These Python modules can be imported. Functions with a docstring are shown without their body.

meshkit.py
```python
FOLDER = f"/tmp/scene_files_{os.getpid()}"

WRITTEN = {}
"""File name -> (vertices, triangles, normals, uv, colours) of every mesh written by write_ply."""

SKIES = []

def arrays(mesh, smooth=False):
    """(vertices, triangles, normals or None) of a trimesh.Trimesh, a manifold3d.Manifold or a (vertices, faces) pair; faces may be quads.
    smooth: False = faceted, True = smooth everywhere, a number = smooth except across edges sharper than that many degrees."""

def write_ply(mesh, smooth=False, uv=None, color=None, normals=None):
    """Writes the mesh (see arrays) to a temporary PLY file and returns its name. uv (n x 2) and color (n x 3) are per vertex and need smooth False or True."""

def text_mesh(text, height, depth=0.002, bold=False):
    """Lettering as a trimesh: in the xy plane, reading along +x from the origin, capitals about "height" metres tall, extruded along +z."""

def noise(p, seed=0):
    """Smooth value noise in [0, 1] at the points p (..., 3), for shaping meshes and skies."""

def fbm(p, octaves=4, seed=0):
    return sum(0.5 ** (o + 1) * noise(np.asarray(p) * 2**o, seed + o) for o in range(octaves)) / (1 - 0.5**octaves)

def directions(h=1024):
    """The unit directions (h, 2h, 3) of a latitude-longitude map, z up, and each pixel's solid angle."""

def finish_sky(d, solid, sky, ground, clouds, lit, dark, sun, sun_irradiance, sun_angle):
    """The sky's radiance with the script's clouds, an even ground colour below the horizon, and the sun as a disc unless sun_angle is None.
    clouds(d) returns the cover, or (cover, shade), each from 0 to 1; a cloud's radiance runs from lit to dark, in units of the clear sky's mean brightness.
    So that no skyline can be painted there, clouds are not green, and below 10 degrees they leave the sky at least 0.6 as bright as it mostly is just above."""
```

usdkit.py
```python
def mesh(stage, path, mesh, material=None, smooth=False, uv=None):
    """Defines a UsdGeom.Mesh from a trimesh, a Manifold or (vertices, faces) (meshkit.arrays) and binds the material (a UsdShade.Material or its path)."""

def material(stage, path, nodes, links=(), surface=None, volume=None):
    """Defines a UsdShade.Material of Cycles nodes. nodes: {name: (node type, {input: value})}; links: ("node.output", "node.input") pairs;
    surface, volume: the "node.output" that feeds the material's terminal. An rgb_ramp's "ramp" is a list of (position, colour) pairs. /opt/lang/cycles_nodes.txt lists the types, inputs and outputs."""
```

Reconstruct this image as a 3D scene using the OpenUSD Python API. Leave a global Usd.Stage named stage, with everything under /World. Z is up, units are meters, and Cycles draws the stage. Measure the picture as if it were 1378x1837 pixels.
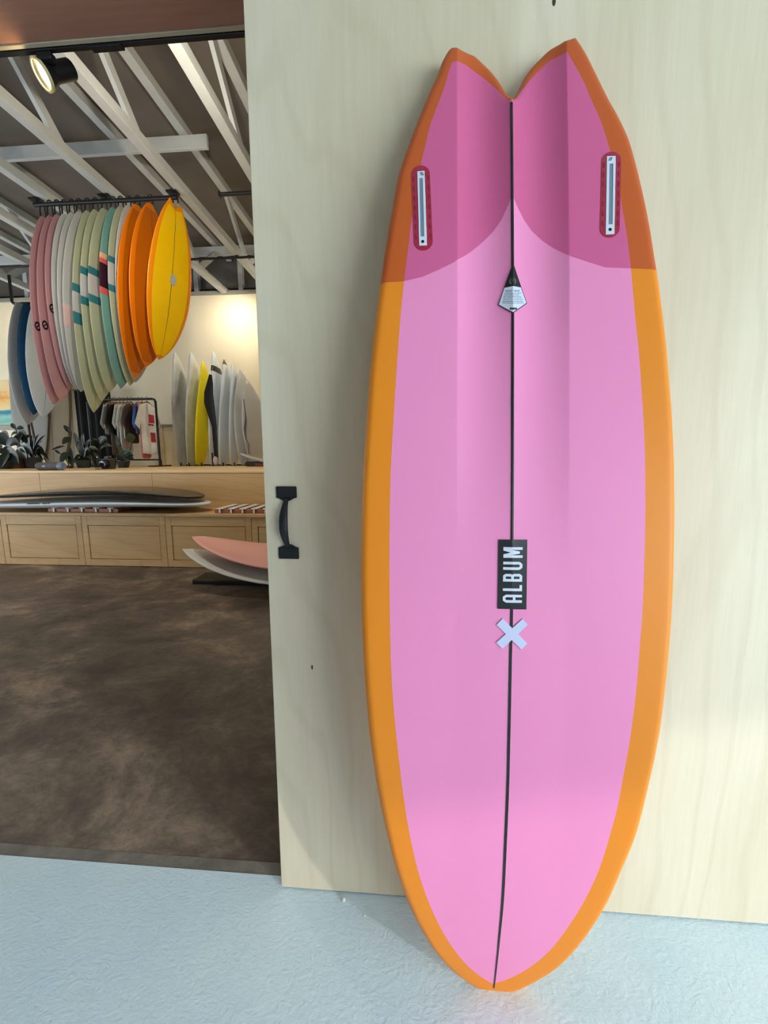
import math, random
import numpy as np, trimesh, shapely
from shapely.geometry import Polygon, LineString, Point, box as sbox
from shapely.ops import unary_union
from shapely import affinity
from scipy.spatial import Delaunay, cKDTree
from scipy.interpolate import PchipInterpolator
import usdkit, meshkit
from pxr import Usd, UsdGeom, UsdLux, UsdShade, Gf, Sdf, Vt
random.seed(7); RNG = np.random.default_rng(7)
stage = Usd.Stage.CreateInMemory()
UsdGeom.SetStageUpAxis(stage, UsdGeom.Tokens.z); UsdGeom.SetStageMetersPerUnit(stage, 1.0)
UsdGeom.Xform.Define(stage, '/World'); UsdGeom.Scope.Define(stage, '/World/Looks')
PI = math.pi
A3 = lambda *v: np.array(v, float)
unit = lambda v: np.asarray(v, float) / np.linalg.norm(v)

# ---------------------------------------------------------------- camera (z up, metres; the sliding door's face is y = 0)
W_, H_ = 1378, 1837
F_, YAW, PITCH, ROLL = 728.194, 0.0752324, 0.1346841, -0.0035618
CAM = A3(0.3047737, -0.8037993, 1.0)
EXPOSURE = 0.0
fw = A3(-math.sin(YAW)*math.cos(PITCH), math.cos(YAW)*math.cos(PITCH), -math.sin(PITCH))
rt0 = A3(math.cos(YAW), math.sin(YAW), 0); up0 = np.cross(rt0, fw)
rt = math.cos(ROLL)*rt0 + math.sin(ROLL)*up0; upv = -math.sin(ROLL)*rt0 + math.cos(ROLL)*up0
cam = UsdGeom.Camera.Define(stage, '/World/camera')
cam.CreateHorizontalApertureAttr(36.0); cam.CreateVerticalApertureAttr(36.0*H_/W_)
cam.CreateFocalLengthAttr(36.0*F_/W_); cam.CreateClippingRangeAttr(Gf.Vec2f(0.02, 100))
cam.CreateExposureAttr(EXPOSURE)
def mat4(x, y, z, o):
    return Gf.Matrix4d(*[float(v) for v in (*x, 0, *y, 0, *z, 0, *o, 1)])
UsdGeom.Xformable(cam).AddTransformOp().Set(mat4(rt, upv, -fw, CAM))

# a photographed point -> a point of the place, at a known depth (Y), height (Z) or side (X)
def ray(x, y): return rt*(x - W_/2)/F_ + upv*(H_/2 - y)/F_ + fw
def at(x, y, Y): d = ray(x, y); return CAM + d*(Y - CAM[1])/d[1]
def atz(x, y, Z): d = ray(x, y); return CAM + d*(Z - CAM[2])/d[2]
def atx(x, y, X): d = ray(x, y); return CAM + d*(X - CAM[0])/d[0]

# ---------------------------------------------------------------- lights
def aim(prim, pos, target):
    z = -unit(np.asarray(target, float) - pos); h = A3(0, 0, 1) if abs(z[2]) < .95 else A3(0, 1, 0)
    x = unit(np.cross(h, z)); y = np.cross(z, x)
    UsdGeom.Xformable(prim).AddTransformOp().Set(mat4(x, y, z, pos))
def rect_light(name, pos, target, w, h, color, inten):
    l = UsdLux.RectLight.Define(stage, '/World/' + name); l.CreateWidthAttr(w); l.CreateHeightAttr(h)
    l.CreateColorAttr(Gf.Vec3f(*color)); l.CreateIntensityAttr(inten); aim(l, A3(*pos), A3(*target)); return l
def disk_light(name, pos, target, r, color, inten, cone=None):
    l = UsdLux.DiskLight.Define(stage, '/World/' + name); l.CreateRadiusAttr(r)
    l.CreateColorAttr(Gf.Vec3f(*color)); l.CreateIntensityAttr(inten); aim(l, A3(*pos), A3(*target))
    if cone:
        s = UsdLux.ShapingAPI.Apply(l.GetPrim()); s.CreateShapingConeAngleAttr(cone); s.CreateShapingConeSoftnessAttr(.6)
    return l
SUN_EL, SUN_DIR = 17.0, A3(0.806, -0.592, 0)
sun = UsdLux.DistantLight.Define(stage, '/World/sun'); sun.CreateAngleAttr(1.5); sun.CreateNormalizeAttr(True); sun.CreateIntensityAttr(0.235); sun.CreateColorAttr(Gf.Vec3f(1, .97, .88))
aim(sun, A3(6, -4, 3), A3(6, -4, 3) - (SUN_DIR + A3(0, 0, math.tan(math.radians(SUN_EL)))))
dome = UsdLux.DomeLight.Define(stage, '/World/sky'); dome.CreateColorAttr(Gf.Vec3f(.80, .91, 1.0)); dome.CreateIntensityAttr(1.0)
# daylight under the half-raised shutter on the right behind the camera, and through the shop's own windows on its left side
rect_light('opening_daylight', (3.2 - .05, -2.2 + .09, 1.0), (2.7 - .05, -1.35 + .09, 1.0), 3.2, 1.1, (.79, .93, 1.0), 6.5)
rect_light('shop_window_daylight', (-8.3, 3.4, 1.3), (-3.0, 4.4, 1.6), 3.0, 1.8, (.80, .91, 1.0), 5.4)
rect_light('shop_front_daylight', (-5.2, .35, .9), (-4.4, 4.0, 2.6), 3.6, 1.3, (.82, .92, 1.0), 9.0)
# warm wall washers on the shop's black light rail, one lamp over the counter, one on the hanging boards
for k, (x, t, p) in enumerate(((-1.1, (-2.3, 6.2, 1.6), 360), (-2.6, (-3.0, 6.2, 1.7), 380), (-6.3, (-6.7, 6.2, 2.0), 170))):
    disk_light('wall_washer_%03d' % k, (x, 5.62, 3.6), t, .06, (1, .87, .66), float(p), 65)
disk_light('counter_washer', (-2.5, 2.1, 3.4), (-2.5, 2.9, .4), .07, (1, .86, .66), 430.0, 42)
disk_light('rack_lamp', (-.9, 1.6, 3.2), (-2.2, 3.5, 2.5), .07, (1, .88, .68), 700.0, 14)

# ---------------------------------------------------------------- naming and tagging
USED = {}
def numbered(path):
    n = USED.get(path, -1) + 1; USED[path] = n
    return path if n == 0 else '%s_%03d' % (path, n)
def tag(o, label=None, cat=None, group=None, kind=None):
    o = o.GetPrim() if hasattr(o, 'GetPrim') else o
    for k, v in (('label', label), ('category', cat), ('group', group), ('kind', kind)):
        if v: o.SetCustomDataByKey(k, v)
    return o
class Thing:
    def __init__(s, name, label, cat, M=None, group=None, kind=None):
        s.path = numbered('/World/' + name); s.x = UsdGeom.Xform.Define(stage, s.path)
        s.M = M if M is not None else Gf.Matrix4d(1)
        s.x.AddTransformOp().Set(s.M); s.inv = s.M.GetInverse(); tag(s.x, label, cat, group, kind)
    def part(s, name, mesh, m, smooth=30, parent=None, world=False, label=None, normals=None):
        p = numbered((parent or s.path) + '/' + name)
        if world: mesh = xf(mesh, s.inv)
        o = usdkit.mesh(stage, p, mesh, m, smooth=smooth)
        if normals is not None:
            o.CreateNormalsAttr(Vt.Vec3fArray.FromNumpy(np.asarray(normals, np.float32))); o.SetNormalsInterpolation('vertex')
        if label: tag(o, label)
        return p
def xf(mesh, M):
    v, f, _ = meshkit.arrays(mesh); m = np.array(M)
    return (v @ m[:3, :3] + m[3, :3], f)
def T(o): return Gf.Matrix4d(1).SetTranslate(Gf.Vec3d(*[float(a) for a in o]))
def one(name, mesh, m, label=None, cat=None, group=None, kind=None, smooth=30):
    return tag(usdkit.mesh(stage, numbered('/World/' + name), mesh, m, smooth=smooth), label, cat, group, kind)
def struct(name, mesh, m, smooth=False):
    o = usdkit.mesh(stage, '/World/' + name, mesh, m, smooth=smooth); return tag(o, kind='structure')

# ---------------------------------------------------------------- shapes
def join(*ms):
    V, Fs, n = [], [], 0
    for m in ms:
        v, f, _ = meshkit.arrays(m); V.append(v); Fs.append(f + n); n += len(v)
    return (np.vstack(V), np.vstack(Fs))
def bx(x0, x1, y0, y1, z0, z1, b=0.0):
    """A box with chamfered edges."""
    c = A3((x0+x1)/2, (y0+y1)/2, (z0+z1)/2); h = A3(abs(x1-x0), abs(y1-y0), abs(z1-z0))/2
    if b <= 0: m = trimesh.creation.box(2*h); return (np.array(m.vertices)+c, np.array(m.faces))
    b = min(b, .45*h.min()*2*.5)
    pts = [(sx*(h[0]-(k != 0)*b), sy*(h[1]-(k != 1)*b), sz*(h[2]-(k != 2)*b)) for sx in (-1, 1) for sy in (-1, 1) for sz in (-1, 1) for k in range(3)]
    m = trimesh.convex.convex_hull(np.array(pts)); return (np.array(m.vertices)+c, np.array(m.faces))
def tube(pts, r, n=10, closed_ends=True):
    """A round bar along a polyline; r may be one radius or one per point."""
    P = np.asarray(pts, float); R = np.full(len(P), r) if np.ndim(r) == 0 else np.asarray(r, float)
    tg = np.gradient(P, axis=0); tg /= np.linalg.norm(tg, axis=1)[:, None]
    a = unit(np.cross(tg[0], A3(0, 0, 1) if abs(tg[0][2]) < .9 else A3(1, 0, 0))); V = []
    for p, t, q in zip(P, tg, R):
        a = unit(a - t*(a @ t)); b = np.cross(t, a); an = np.linspace(0, 2*PI, n, endpoint=False)
        V.append(p + q*(np.cos(an)[:, None]*a + np.sin(an)[:, None]*b))
    V = np.vstack(V); Fs = []
    for i in range(len(P)-1):
        for j in range(n):
            k = (j+1) % n; Fs += [(i*n+j, i*n+k, (i+1)*n+k), (i*n+j, (i+1)*n+k, (i+1)*n+j)]
    if closed_ends:
        c0, c1 = len(V), len(V)+1; V = np.vstack([V, P[0], P[-1]]); e = (len(P)-1)*n
        for j in range(n): k = (j+1) % n; Fs += [(c0, k, j), (c1, e+j, e+k)]
    return (V, np.array(Fs))
def lathe(profile, M=None, n=32):
    m = trimesh.creation.revolve(np.array(profile, float), sections=n); v = np.array(m.vertices)
    if M is not None: v = v @ np.asarray(M[0]).T + M[1]
    return (v, np.array(m.faces))
def frame_to(zdir):
    z = unit(zdir); x = unit(np.cross(A3(0, 0, 1) if abs(z[2]) < .95 else A3(1, 0, 0), z)); return np.stack([x, np.cross(z, x), z], 1)
def extr(poly, depth):
    gs = list(getattr(poly, 'geoms', [poly]))
    return trimesh.util.concatenate([trimesh.creation.extrude_polygon(g, depth, engine='earcut') for g in gs])

# ---------------------------------------------------------------- materials
def lin(c): c = np.asarray(c, float)/255; return tuple(np.where(c <= .04045, c/12.92, ((c+.055)/1.055)**2.4))
MATS = {}
def mat(name, rgb, rough=.5, spec=.5, coat=0.0, metal=0.0, var=0.06, vscale=6.0, bump=0.0, bscale=40.0, stretch=(1, 1, 1), trans=0.0):
    """Principled paint with a slight tone variation from noise and, where asked, fine relief. rgb is 0-255 sRGB."""
    if name in MATS: return MATS[name]
    c = lin(rgb); lo, hi = tuple(v*(1-var) for v in c), tuple(min(1, v*(1+var)) for v in c)
    nodes = {'tc': ('texture_coordinate', {}), 'mp': ('mapping', {'mapping_type': 'point', 'scale': stretch}), 'n': ('noise_texture', {'scale': vscale, 'detail': 4.0}),
             'r': ('rgb_ramp', {'ramp': [(.3, lo), (.7, hi)]}), 'p': ('principled_bsdf', {'roughness': rough, 'metallic': metal, 'coat_weight': coat, 'coat_roughness': .12, 'specular_ior_level': spec, 'transmission_weight': trans})}
    links = [('tc.object', 'mp.vector'), ('mp.vector', 'n.vector'), ('n.fac', 'r.fac'), ('r.color', 'p.base_color')]
    if bump:
        nodes['n2'] = ('noise_texture', {'scale': bscale, 'detail': 5.0}); nodes['b'] = ('bump', {'strength': bump, 'distance': .01})
        links += [('tc.object', 'n2.vector'), ('n2.fac', 'b.height'), ('b.normal', 'p.normal')]
    MATS[name] = usdkit.material(stage, '/World/Looks/' + name, nodes, links, 'p.BSDF'); return MATS[name]
def emit(name, rgb, s):
    return usdkit.material(stage, '/World/Looks/' + name, {'e': ('emission', {'color': lin(rgb), 'strength': s})}, [], 'e.emission')
def leafmat(name, rgb):
    c = lin(rgb)
    return usdkit.material(stage, '/World/Looks/' + name, {'p': ('principled_bsdf', {'base_color': c, 'roughness': .35}), 't': ('translucent_bsdf', {'color': tuple(v*1.3 for v in c)}), 'm': ('mix_closure', {'fac': .2})},
                           [('p.BSDF', 'm.closure1'), ('t.BSDF', 'm.closure2')], 'm.closure')
def plywood(name, c0, c1, c2, along='z', rough=.5, grain=1.0):
    """Birch plywood: fine streaks along the grain, a broad cathedral figure, sparse dark flecks."""
    sc = {'z': (1, 1, .06), 'x': (.06, 1, 1)}[along]; sw = {'z': (1, 1, .22), 'x': (.22, 1, 1)}[along]
    N = {'tc': ('texture_coordinate', {}), 'm1': ('mapping', {'mapping_type': 'point', 'scale': sc}), 'm2': ('mapping', {'mapping_type': 'point', 'scale': sw}),
         'n1': ('noise_texture', {'scale': 90.0, 'detail': 4.0, 'roughness': .6}), 'n2': ('noise_texture', {'scale': 3.2, 'detail': 3.0, 'distortion': 1.2}),
         'w': ('wave_texture', {'wave_type': 'rings', 'rings_direction': 'spherical', 'scale': 5.0, 'distortion': 9.0, 'detail': 2.0, 'detail_scale': 1.2}),
         'wr': ('map_range', {'from_min': 0.0, 'from_max': .18, 'to_min': .55, 'to_max': 0.0, 'clamp': True}),
         'r': ('rgb_ramp', {'ramp': [(.25, lin(c0)), (.75, lin(c1))]}), 'r2': ('rgb_ramp', {'ramp': [(.32, lin(c2)), (.6, lin(c1))]}),
         'mx': ('mix_color', {'blend_type': 'mix', 'fac': .45}), 'mw': ('mix_color', {'blend_type': 'mix', 'b': lin(c2)}), 'ws': ('math', {'math_type': 'multiply', 'value2': .5*grain}),
         'p': ('principled_bsdf', {'roughness': rough, 'specular_ior_level': .35}), 'b': ('bump', {'strength': .08, 'distance': .004})}
    L = [('tc.object', 'm1.vector'), ('tc.object', 'm2.vector'), ('m1.vector', 'n1.vector'), ('m2.vector', 'n2.vector'), ('m2.vector', 'w.vector'), ('n1.fac', 'r.fac'), ('n2.fac', 'r2.fac'),
         ('r.color', 'mx.a'), ('r2.color', 'mx.b'), ('w.fac', 'wr.value'), ('wr.result', 'ws.value1'), ('ws.value', 'mw.fac'), ('mx.result', 'mw.a'), ('mw.result', 'p.base_color'), ('n1.fac', 'b.height'), ('b.normal', 'p.normal')]
    MATS[name] = usdkit.material(stage, '/World/Looks/' + name, N, L, 'p.BSDF'); return MATS[name]

M_door = plywood('birch_door', (228, 212, 184), (238, 224, 199), (210, 192, 160), grain=.8)
M_cab = plywood('birch_cabinet', (196, 160, 112), (208, 174, 126), (176, 138, 92), along='x', rough=.45)
M_top = plywood('birch_top', (226, 192, 142), (236, 206, 158), (205, 168, 118), along='x', rough=.4)
M_beam = plywood('dark_timber', (172, 120, 102), (190, 140, 120), (146, 98, 82), along='x', rough=.4, grain=.6)
M_black = mat('black_metal', (24, 24, 28), .45, var=.1)
M_white_paint = mat('white_joist_paint', (206, 212, 214), .6, var=.1, vscale=3, bump=.1)
M_deck = mat('grey_roof_deck', (112, 106, 100), .8, var=.12, vscale=2)
M_wall = mat('cream_wall', (236, 226, 200), .7, var=.03, vscale=2, bump=.05)
M_front_wall = mat('white_wall', (225, 225, 220), .7, var=.03)

# the painted concrete in front: trowel and roller relief, a few scuffs; the shop floor: dark stained concrete
M_floor = usdkit.material(stage, '/World/Looks/white_painted_concrete', {
    'tc': ('texture_coordinate', {}), 'n': ('noise_texture', {'scale': 3.0, 'detail': 6.0}), 'r': ('rgb_ramp', {'ramp': [(.3, lin((210, 235, 251))), (.7, lin((226, 244, 255)))]}),
    'm1': ('mapping', {'mapping_type': 'point', 'scale': (1, 1.5, 1), 'rotation': (0, 0, .7)}),
    'n1': ('noise_texture', {'scale': 38.0, 'detail': 6.0, 'roughness': .6, 'distortion': 2.2}), 'n2': ('noise_texture', {'scale': 9.0, 'detail': 3.0}),
    'v': ('voronoi_texture', {'feature': 'smooth_f1', 'scale': 110.0, 'smoothness': .8, 'randomness': 1.0}),
    'a': ('math', {'math_type': 'multiply_add', 'value2': 2.4}), 'a2': ('math', {'math_type': 'multiply_add', 'value2': .6}),
    'b': ('bump', {'strength': .32, 'distance': .0022}), 'p': ('principled_bsdf', {'roughness': .5, 'specular_ior_level': .35})},
    [('tc.object', 'n.vector'), ('n.fac', 'r.fac'), ('r.color', 'p.base_color'), ('tc.object', 'm1.vector'), ('m1.vector', 'n1.vector'), ('tc.object', 'n2.vector'), ('m1.vector', 'v.vector'),
     ('n1.fac', 'a.value1'), ('v.distance', 'a.value3'), ('n2.fac', 'a2.value1'), ('a.value', 'a2.value3'), ('a2.value', 'b.height'), ('b.normal', 'p.normal')], 'p.BSDF')
M_shopfloor = usdkit.material(stage, '/World/Looks/dark_stained_concrete', {
    'tc': ('texture_coordinate', {}), 'm1': ('mapping', {'mapping_type': 'point', 'scale': (1, 1.3, 1)}),
    'n': ('noise_texture', {'scale': 1.7, 'detail': 10.0, 'roughness': .7, 'distortion': .35}), 'n2': ('noise_texture', {'scale': 22.0, 'detail': 6.0, 'roughness': .7, 'distortion': 1.0}),
    'r': ('rgb_ramp', {'ramp': [(.30, lin((48, 42, 41))), (.43, lin((84, 74, 68))), (.53, lin((114, 100, 90))), (.66, lin((172, 152, 132)))]}),
    'r2': ('rgb_ramp', {'ramp': [(.35, (.45, .45, .45)), (.65, (1, 1, 1))]}), 'mx': ('mix_color', {'blend_type': 'multiply', 'fac': .7}),
    'b': ('bump', {'strength': .35, 'distance': .005}), 'p': ('principled_bsdf', {'roughness': .42, 'specular_ior_level': .45})},
    [('tc.object', 'm1.vector'), ('m1.vector', 'n.vector'), ('m1.vector', 'n2.vector'), ('n.fac', 'r.fac'), ('n2.fac', 'r2.fac'), ('r.color', 'mx.a'), ('r2.color', 'mx.b'), ('mx.result', 'p.base_color'),
     ('n2.fac', 'b.height'), ('b.normal', 'p.normal')], 'p.BSDF')
M_strip = mat('worn_threshold_concrete', (120, 116, 110), .6, var=.3, vscale=14, bump=.3, bscale=60)

# ================================================================ the setting
RW = 6.2                                                     # the shop's rear wall
struct('floor', bx(-4.2, 9.2, -8, .027, -.12, 0), M_floor)
struct('floor_shop', bx(-9.0, 4.2, .027, RW+.2, -.14, -.004), M_shopfloor)
struct('trim_threshold', bx(-2.6, .2, .0275, .06, -.02, -.002, .001), M_strip)
struct('wall_rear', bx(-9.0, 4.2, RW, RW+.2, -.1, 3.70), M_wall)
struct('wall_left', bx(-9.2, -9.0, .3, RW+.2, -.1, 4.6), M_wall)
struct('wall_right', bx(4.0, 4.2, .3, RW+.2, -.1, 4.6), M_wall)
struct('ceiling', bx(-9.2, 4.2, .3, RW+.4, 4.42, 4.5), M_deck)
struct('wall_gable', bx(-9.2, 4.2, RW+.26, RW+.36, 3.6, 4.45), M_deck)
# the wall the door slides on: solid right of the doorway, a deep timber header above it, solid again far left
struct('wall_doorway', bx(.06, 9.2, .03, .30, 0, 4.5), M_front_wall)
struct('wall_doorway_left', bx(-9.2, -2.6, .03, .30, 0, 4.5), M_front_wall)
struct('wall_above_header', bx(-2.6, .06, .05, .28, 2.38, 4.5), M_front_wall)
struct('trim_header', bx(-2.6, .06, .035, .368, 2.10, 2.38, .004), M_beam)
struct('trim_header_edge', bx(-2.6, .06, .366, .378, 2.098, 2.13, .001), mat('pale_edge_strip', (200, 184, 158), .5))
# the front room: ceiling, left wall, and the slanting front wall with its half-raised shutter to the right
def slant(s0, s1, z0, z1):
    v, f = bx(s0, s1, -.16, 0, z0, z1)[:2]; a, b = A3(.8619, .5071, 0), A3(-.5071, .8619, 0); v = np.array(v)
    return (A3(3.2, -2.2, 0) + v[:, :1]*a + v[:, 1:2]*b + v[:, 2:]*A3(0, 0, 1), f)
struct('ceiling_front', bx(-4.2, 6.4, -6.6, .03, 3.2, 3.3), M_front_wall)
struct('wall_front', slant(-8.5, -1.6, 0, 3.2), M_front_wall)
struct('wall_front_header', slant(-1.6, 1.6, 1.53, 3.2), M_front_wall)
struct('wall_front_right', slant(1.6, 4.4, 0, 3.2), M_front_wall)
struct('wall_front_left', bx(-4.2, -4.0, -6.6, .03, 0, 3.2), M_front_wall)

# roof trusses along y: bottom chord, top chord, webs; bridging between them
def bar(p, q, w, h):
    """A rectangular stick from p to q, w wide sideways and h deep."""
    p, q = A3(*p), A3(*q); d = unit(q-p); s = unit(np.cross(d, A3(0, 0, 1) if abs(d[2]) < .99 else A3(0, 1, 0))); u = np.cross(s, d)
    V = [e + a*s*w/2 + b*u*h/2 for e in (p, q) for a, b in ((-1, -1), (1, -1), (1, 1), (-1, 1))]
    return (np.array(V), np.array([(0, 1, 2, 3), (7, 6, 5, 4), (0, 4, 5, 1), (1, 5, 6, 2), (2, 6, 7, 3), (3, 7, 4, 0)]))
where = {-1.3: 'third from the left, mostly cut off by the door edge', -2.12: 'passing behind the lit spotlight', -2.88: 'ending just right of the hanging yellow board', -3.62: 'above the left end of the hanging rack'}
for i, X in enumerate((-1.3, -2.12, -2.88, -3.62, -4.4, -5.2, -6.0)):
    lab = where.get(X, None) or ['far left white roof truss beyond the hanging rack', 'white roof truss second from the far left end', 'white roof truss at the far left end of the ceiling'][i-4]
    t = Thing('roof_truss', lab if 'truss' in lab else 'white painted wooden roof truss ' + lab, 'truss', T((X, 0, 0)), kind='structure')
    t.part('bottom_chord', bx(-.045, .045, .34, RW+.1, 3.71, 3.80, .004), M_white_paint, False)
    t.part('top_chord', bx(-.045, .045, .34, RW+.25, 4.33, 4.42, .004), M_white_paint, False)
    off = {-1.3: .26, -2.12: 0, -2.88: .05}.get(X, .1)
    for y0 in (.62, 2.95, 5.28):
        y0 += off
        t.part('web', bar((0, y0+.03, 3.77), (0, y0-.62, 4.38), .038, .085), M_white_paint, False)
        if y0 > 5: t.part('web', bar((0, y0+.06, 3.77), (0, y0+.80, 4.38), .038, .085), M_white_paint, False)
for y0, nm in ((3.72, 'white cross bridging board high between the trusses, above the hanging rack'), (5.9, 'white cross bridging board between the trusses near the rear wall')):
    one('bridging_board', bx(-6.6, -1.85 if y0 < 5 else .2, y0-.02, y0+.02, 4.17, 4.30, .003), M_white_paint, nm, 'roof timber', kind='structure')
# end framing over the rear wall: dark plate, posts, and the black strip
t = Thing('rear_framing', 'grey wall plate and short posts above the cream rear wall', 'framing', T((0, RW, 0)), kind='structure')
t.part('wall_plate', bx(-9, 4, -.03, .12, 3.70, 3.76, .004), mat('plate_grey', (150, 148, 140), .7), False)
t.part('black_strip', bx(-9, 4, .16, .2, 3.80, 3.86), M_black, False)
for k in range(12):
    t.part('post', bx(-6.6+k*.78, -6.52+k*.78, .13, .21, 3.76, 4.42, .004), M_white_paint, False)

# ================================================================ the sliding door (its left edge hangs a little out of plumb)
d = Thing('sliding_door', 'wide pale birch plywood sliding door covering the right of the doorway', 'door', T((0, 0, 0)), kind=None)
dv = np.array([(x, y, z) for z, xl in ((.0, 0.0), (2.6, 0.0)) for y in (0, .024) for x in (xl, 3.2)])
dm = bx(0, 3.2, 0, .024, .003, 2.6, .0012)
d.part('panel', dm, M_door, False)
def knot(px, py, s, asp):
    c = at(px, py, 0); an = np.linspace(0, 2*PI, 10, endpoint=False)
    return xf(extr(Polygon([(s*math.cos(a), s*asp*math.sin(a)) for a in an]), .0006), Gf.Matrix4d(1, 0, 0, 0, 0, 0, 1, 0, 0, -1, 0, 0, c[0], .0002, c[2], 1))
d.part('knot', knot(560, 1197, .0018, 3), mat('dark_knot', (70, 52, 36), .7), False, label='dark knot fleck low on the door')
d.part('knot', knot(994, 3, .003, 2.2), MATS['dark_knot'], False, label='dark knot fleck at the top of the door')
# pull handle: two forged plates and a bowed grip
h0, h1 = at(515, 882, 0), at(519, 991, 0)
hd = Thing('pull_handle', 'black forged iron pull handle screwed to the left edge of the plywood door', 'handle', T(((h0[0]+h1[0])/2, 0, (h0[2]+h1[2])/2)))
M_iron = mat('black_iron', (17, 18, 24), .5, var=.15, bump=.15, bscale=120)
for (x0, y0, x1, y1), tab in (((497, 872.5, 532.5, 893), -1), ((501.5, 981.5, 536.5, 1001.5), 1)):
    a, b = at(x0, y1, 0), at(x1, y0, 0); m = (a+b)/2
    pl = bx(a[0], b[0], -.0055, -.0002, a[2], b[2], .0016)
    neck = trimesh.convex.convex_hull(np.array([(m[0]+sx*w, y, z) for sx in (-1, 1) for y in (-.0055, -.0006) for w, z in ((.0165, (a[2] if tab < 0 else b[2])), (.006, (a[2]-.006 if tab < 0 else b[2]+.006)))]))
    hd.part('plate', join(pl, (np.array(neck.vertices), np.array(neck.faces))), M_iron, 30, world=True)
z0, z1 = at(515, 896, 0)[2], at(518, 979, 0)[2]; xm = (h0[0]+h1[0])/2
s = np.linspace(0, 1, 26); gx = xm - .0005 - .0015*np.sin(PI*s); gy = -.004 - .021*np.sin(PI*s)**.8; gz = z0 + (z1-z0)*s + np.sign(.5-s)*.004*(1-np.abs(2*s-1))
V = []
for k in range(len(s)):
    w = .0046 + .0046*math.sin(PI*s[k]); th = .0032 + .0012*math.sin(PI*s[k])
    dz, dy = np.gradient(gz)[k], np.gradient(gy)[k]; nn = unit((0, dz, -dy)) * (1 if dz > 0 else -1)
    for j in range(12):
        a = 2*PI*j/12; V.append(A3(gx[k], gy[k], gz[k]) + A3(1, 0, 0)*w*math.cos(a) + nn*th*math.sin(a))
Fq = [(k*12+j, k*12+(j+1) % 12, (k+1)*12+(j+1) % 12, (k+1)*12+j) for k in range(len(s)-1) for j in range(12)]
hd.part('grip', (np.array(V), np.array(Fq)), M_iron, True, world=True)
# a crumb of plaster and grit at the foot of the door
for k, (px, py, r) in enumerate(((617, 1612, .0045), (655, 1640, .002))):
    c = atz(px, py, 0); m = trimesh.creation.icosphere(2, r); v = np.array(m.vertices)*(1+.5*(meshkit.noise(np.array(m.vertices)*400, k)-.5))[:, None]; v[:, 2] *= .8
    one('plaster_crumb', (v + c + A3(0, -.004, r*.62), np.array(m.faces)), mat('plaster', (228, 226, 220), .8), ['small white plaster crumb on the floor at the foot of the door', 'tiny white grit speck on the floor left of the pink board'][k], 'debris')

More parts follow.
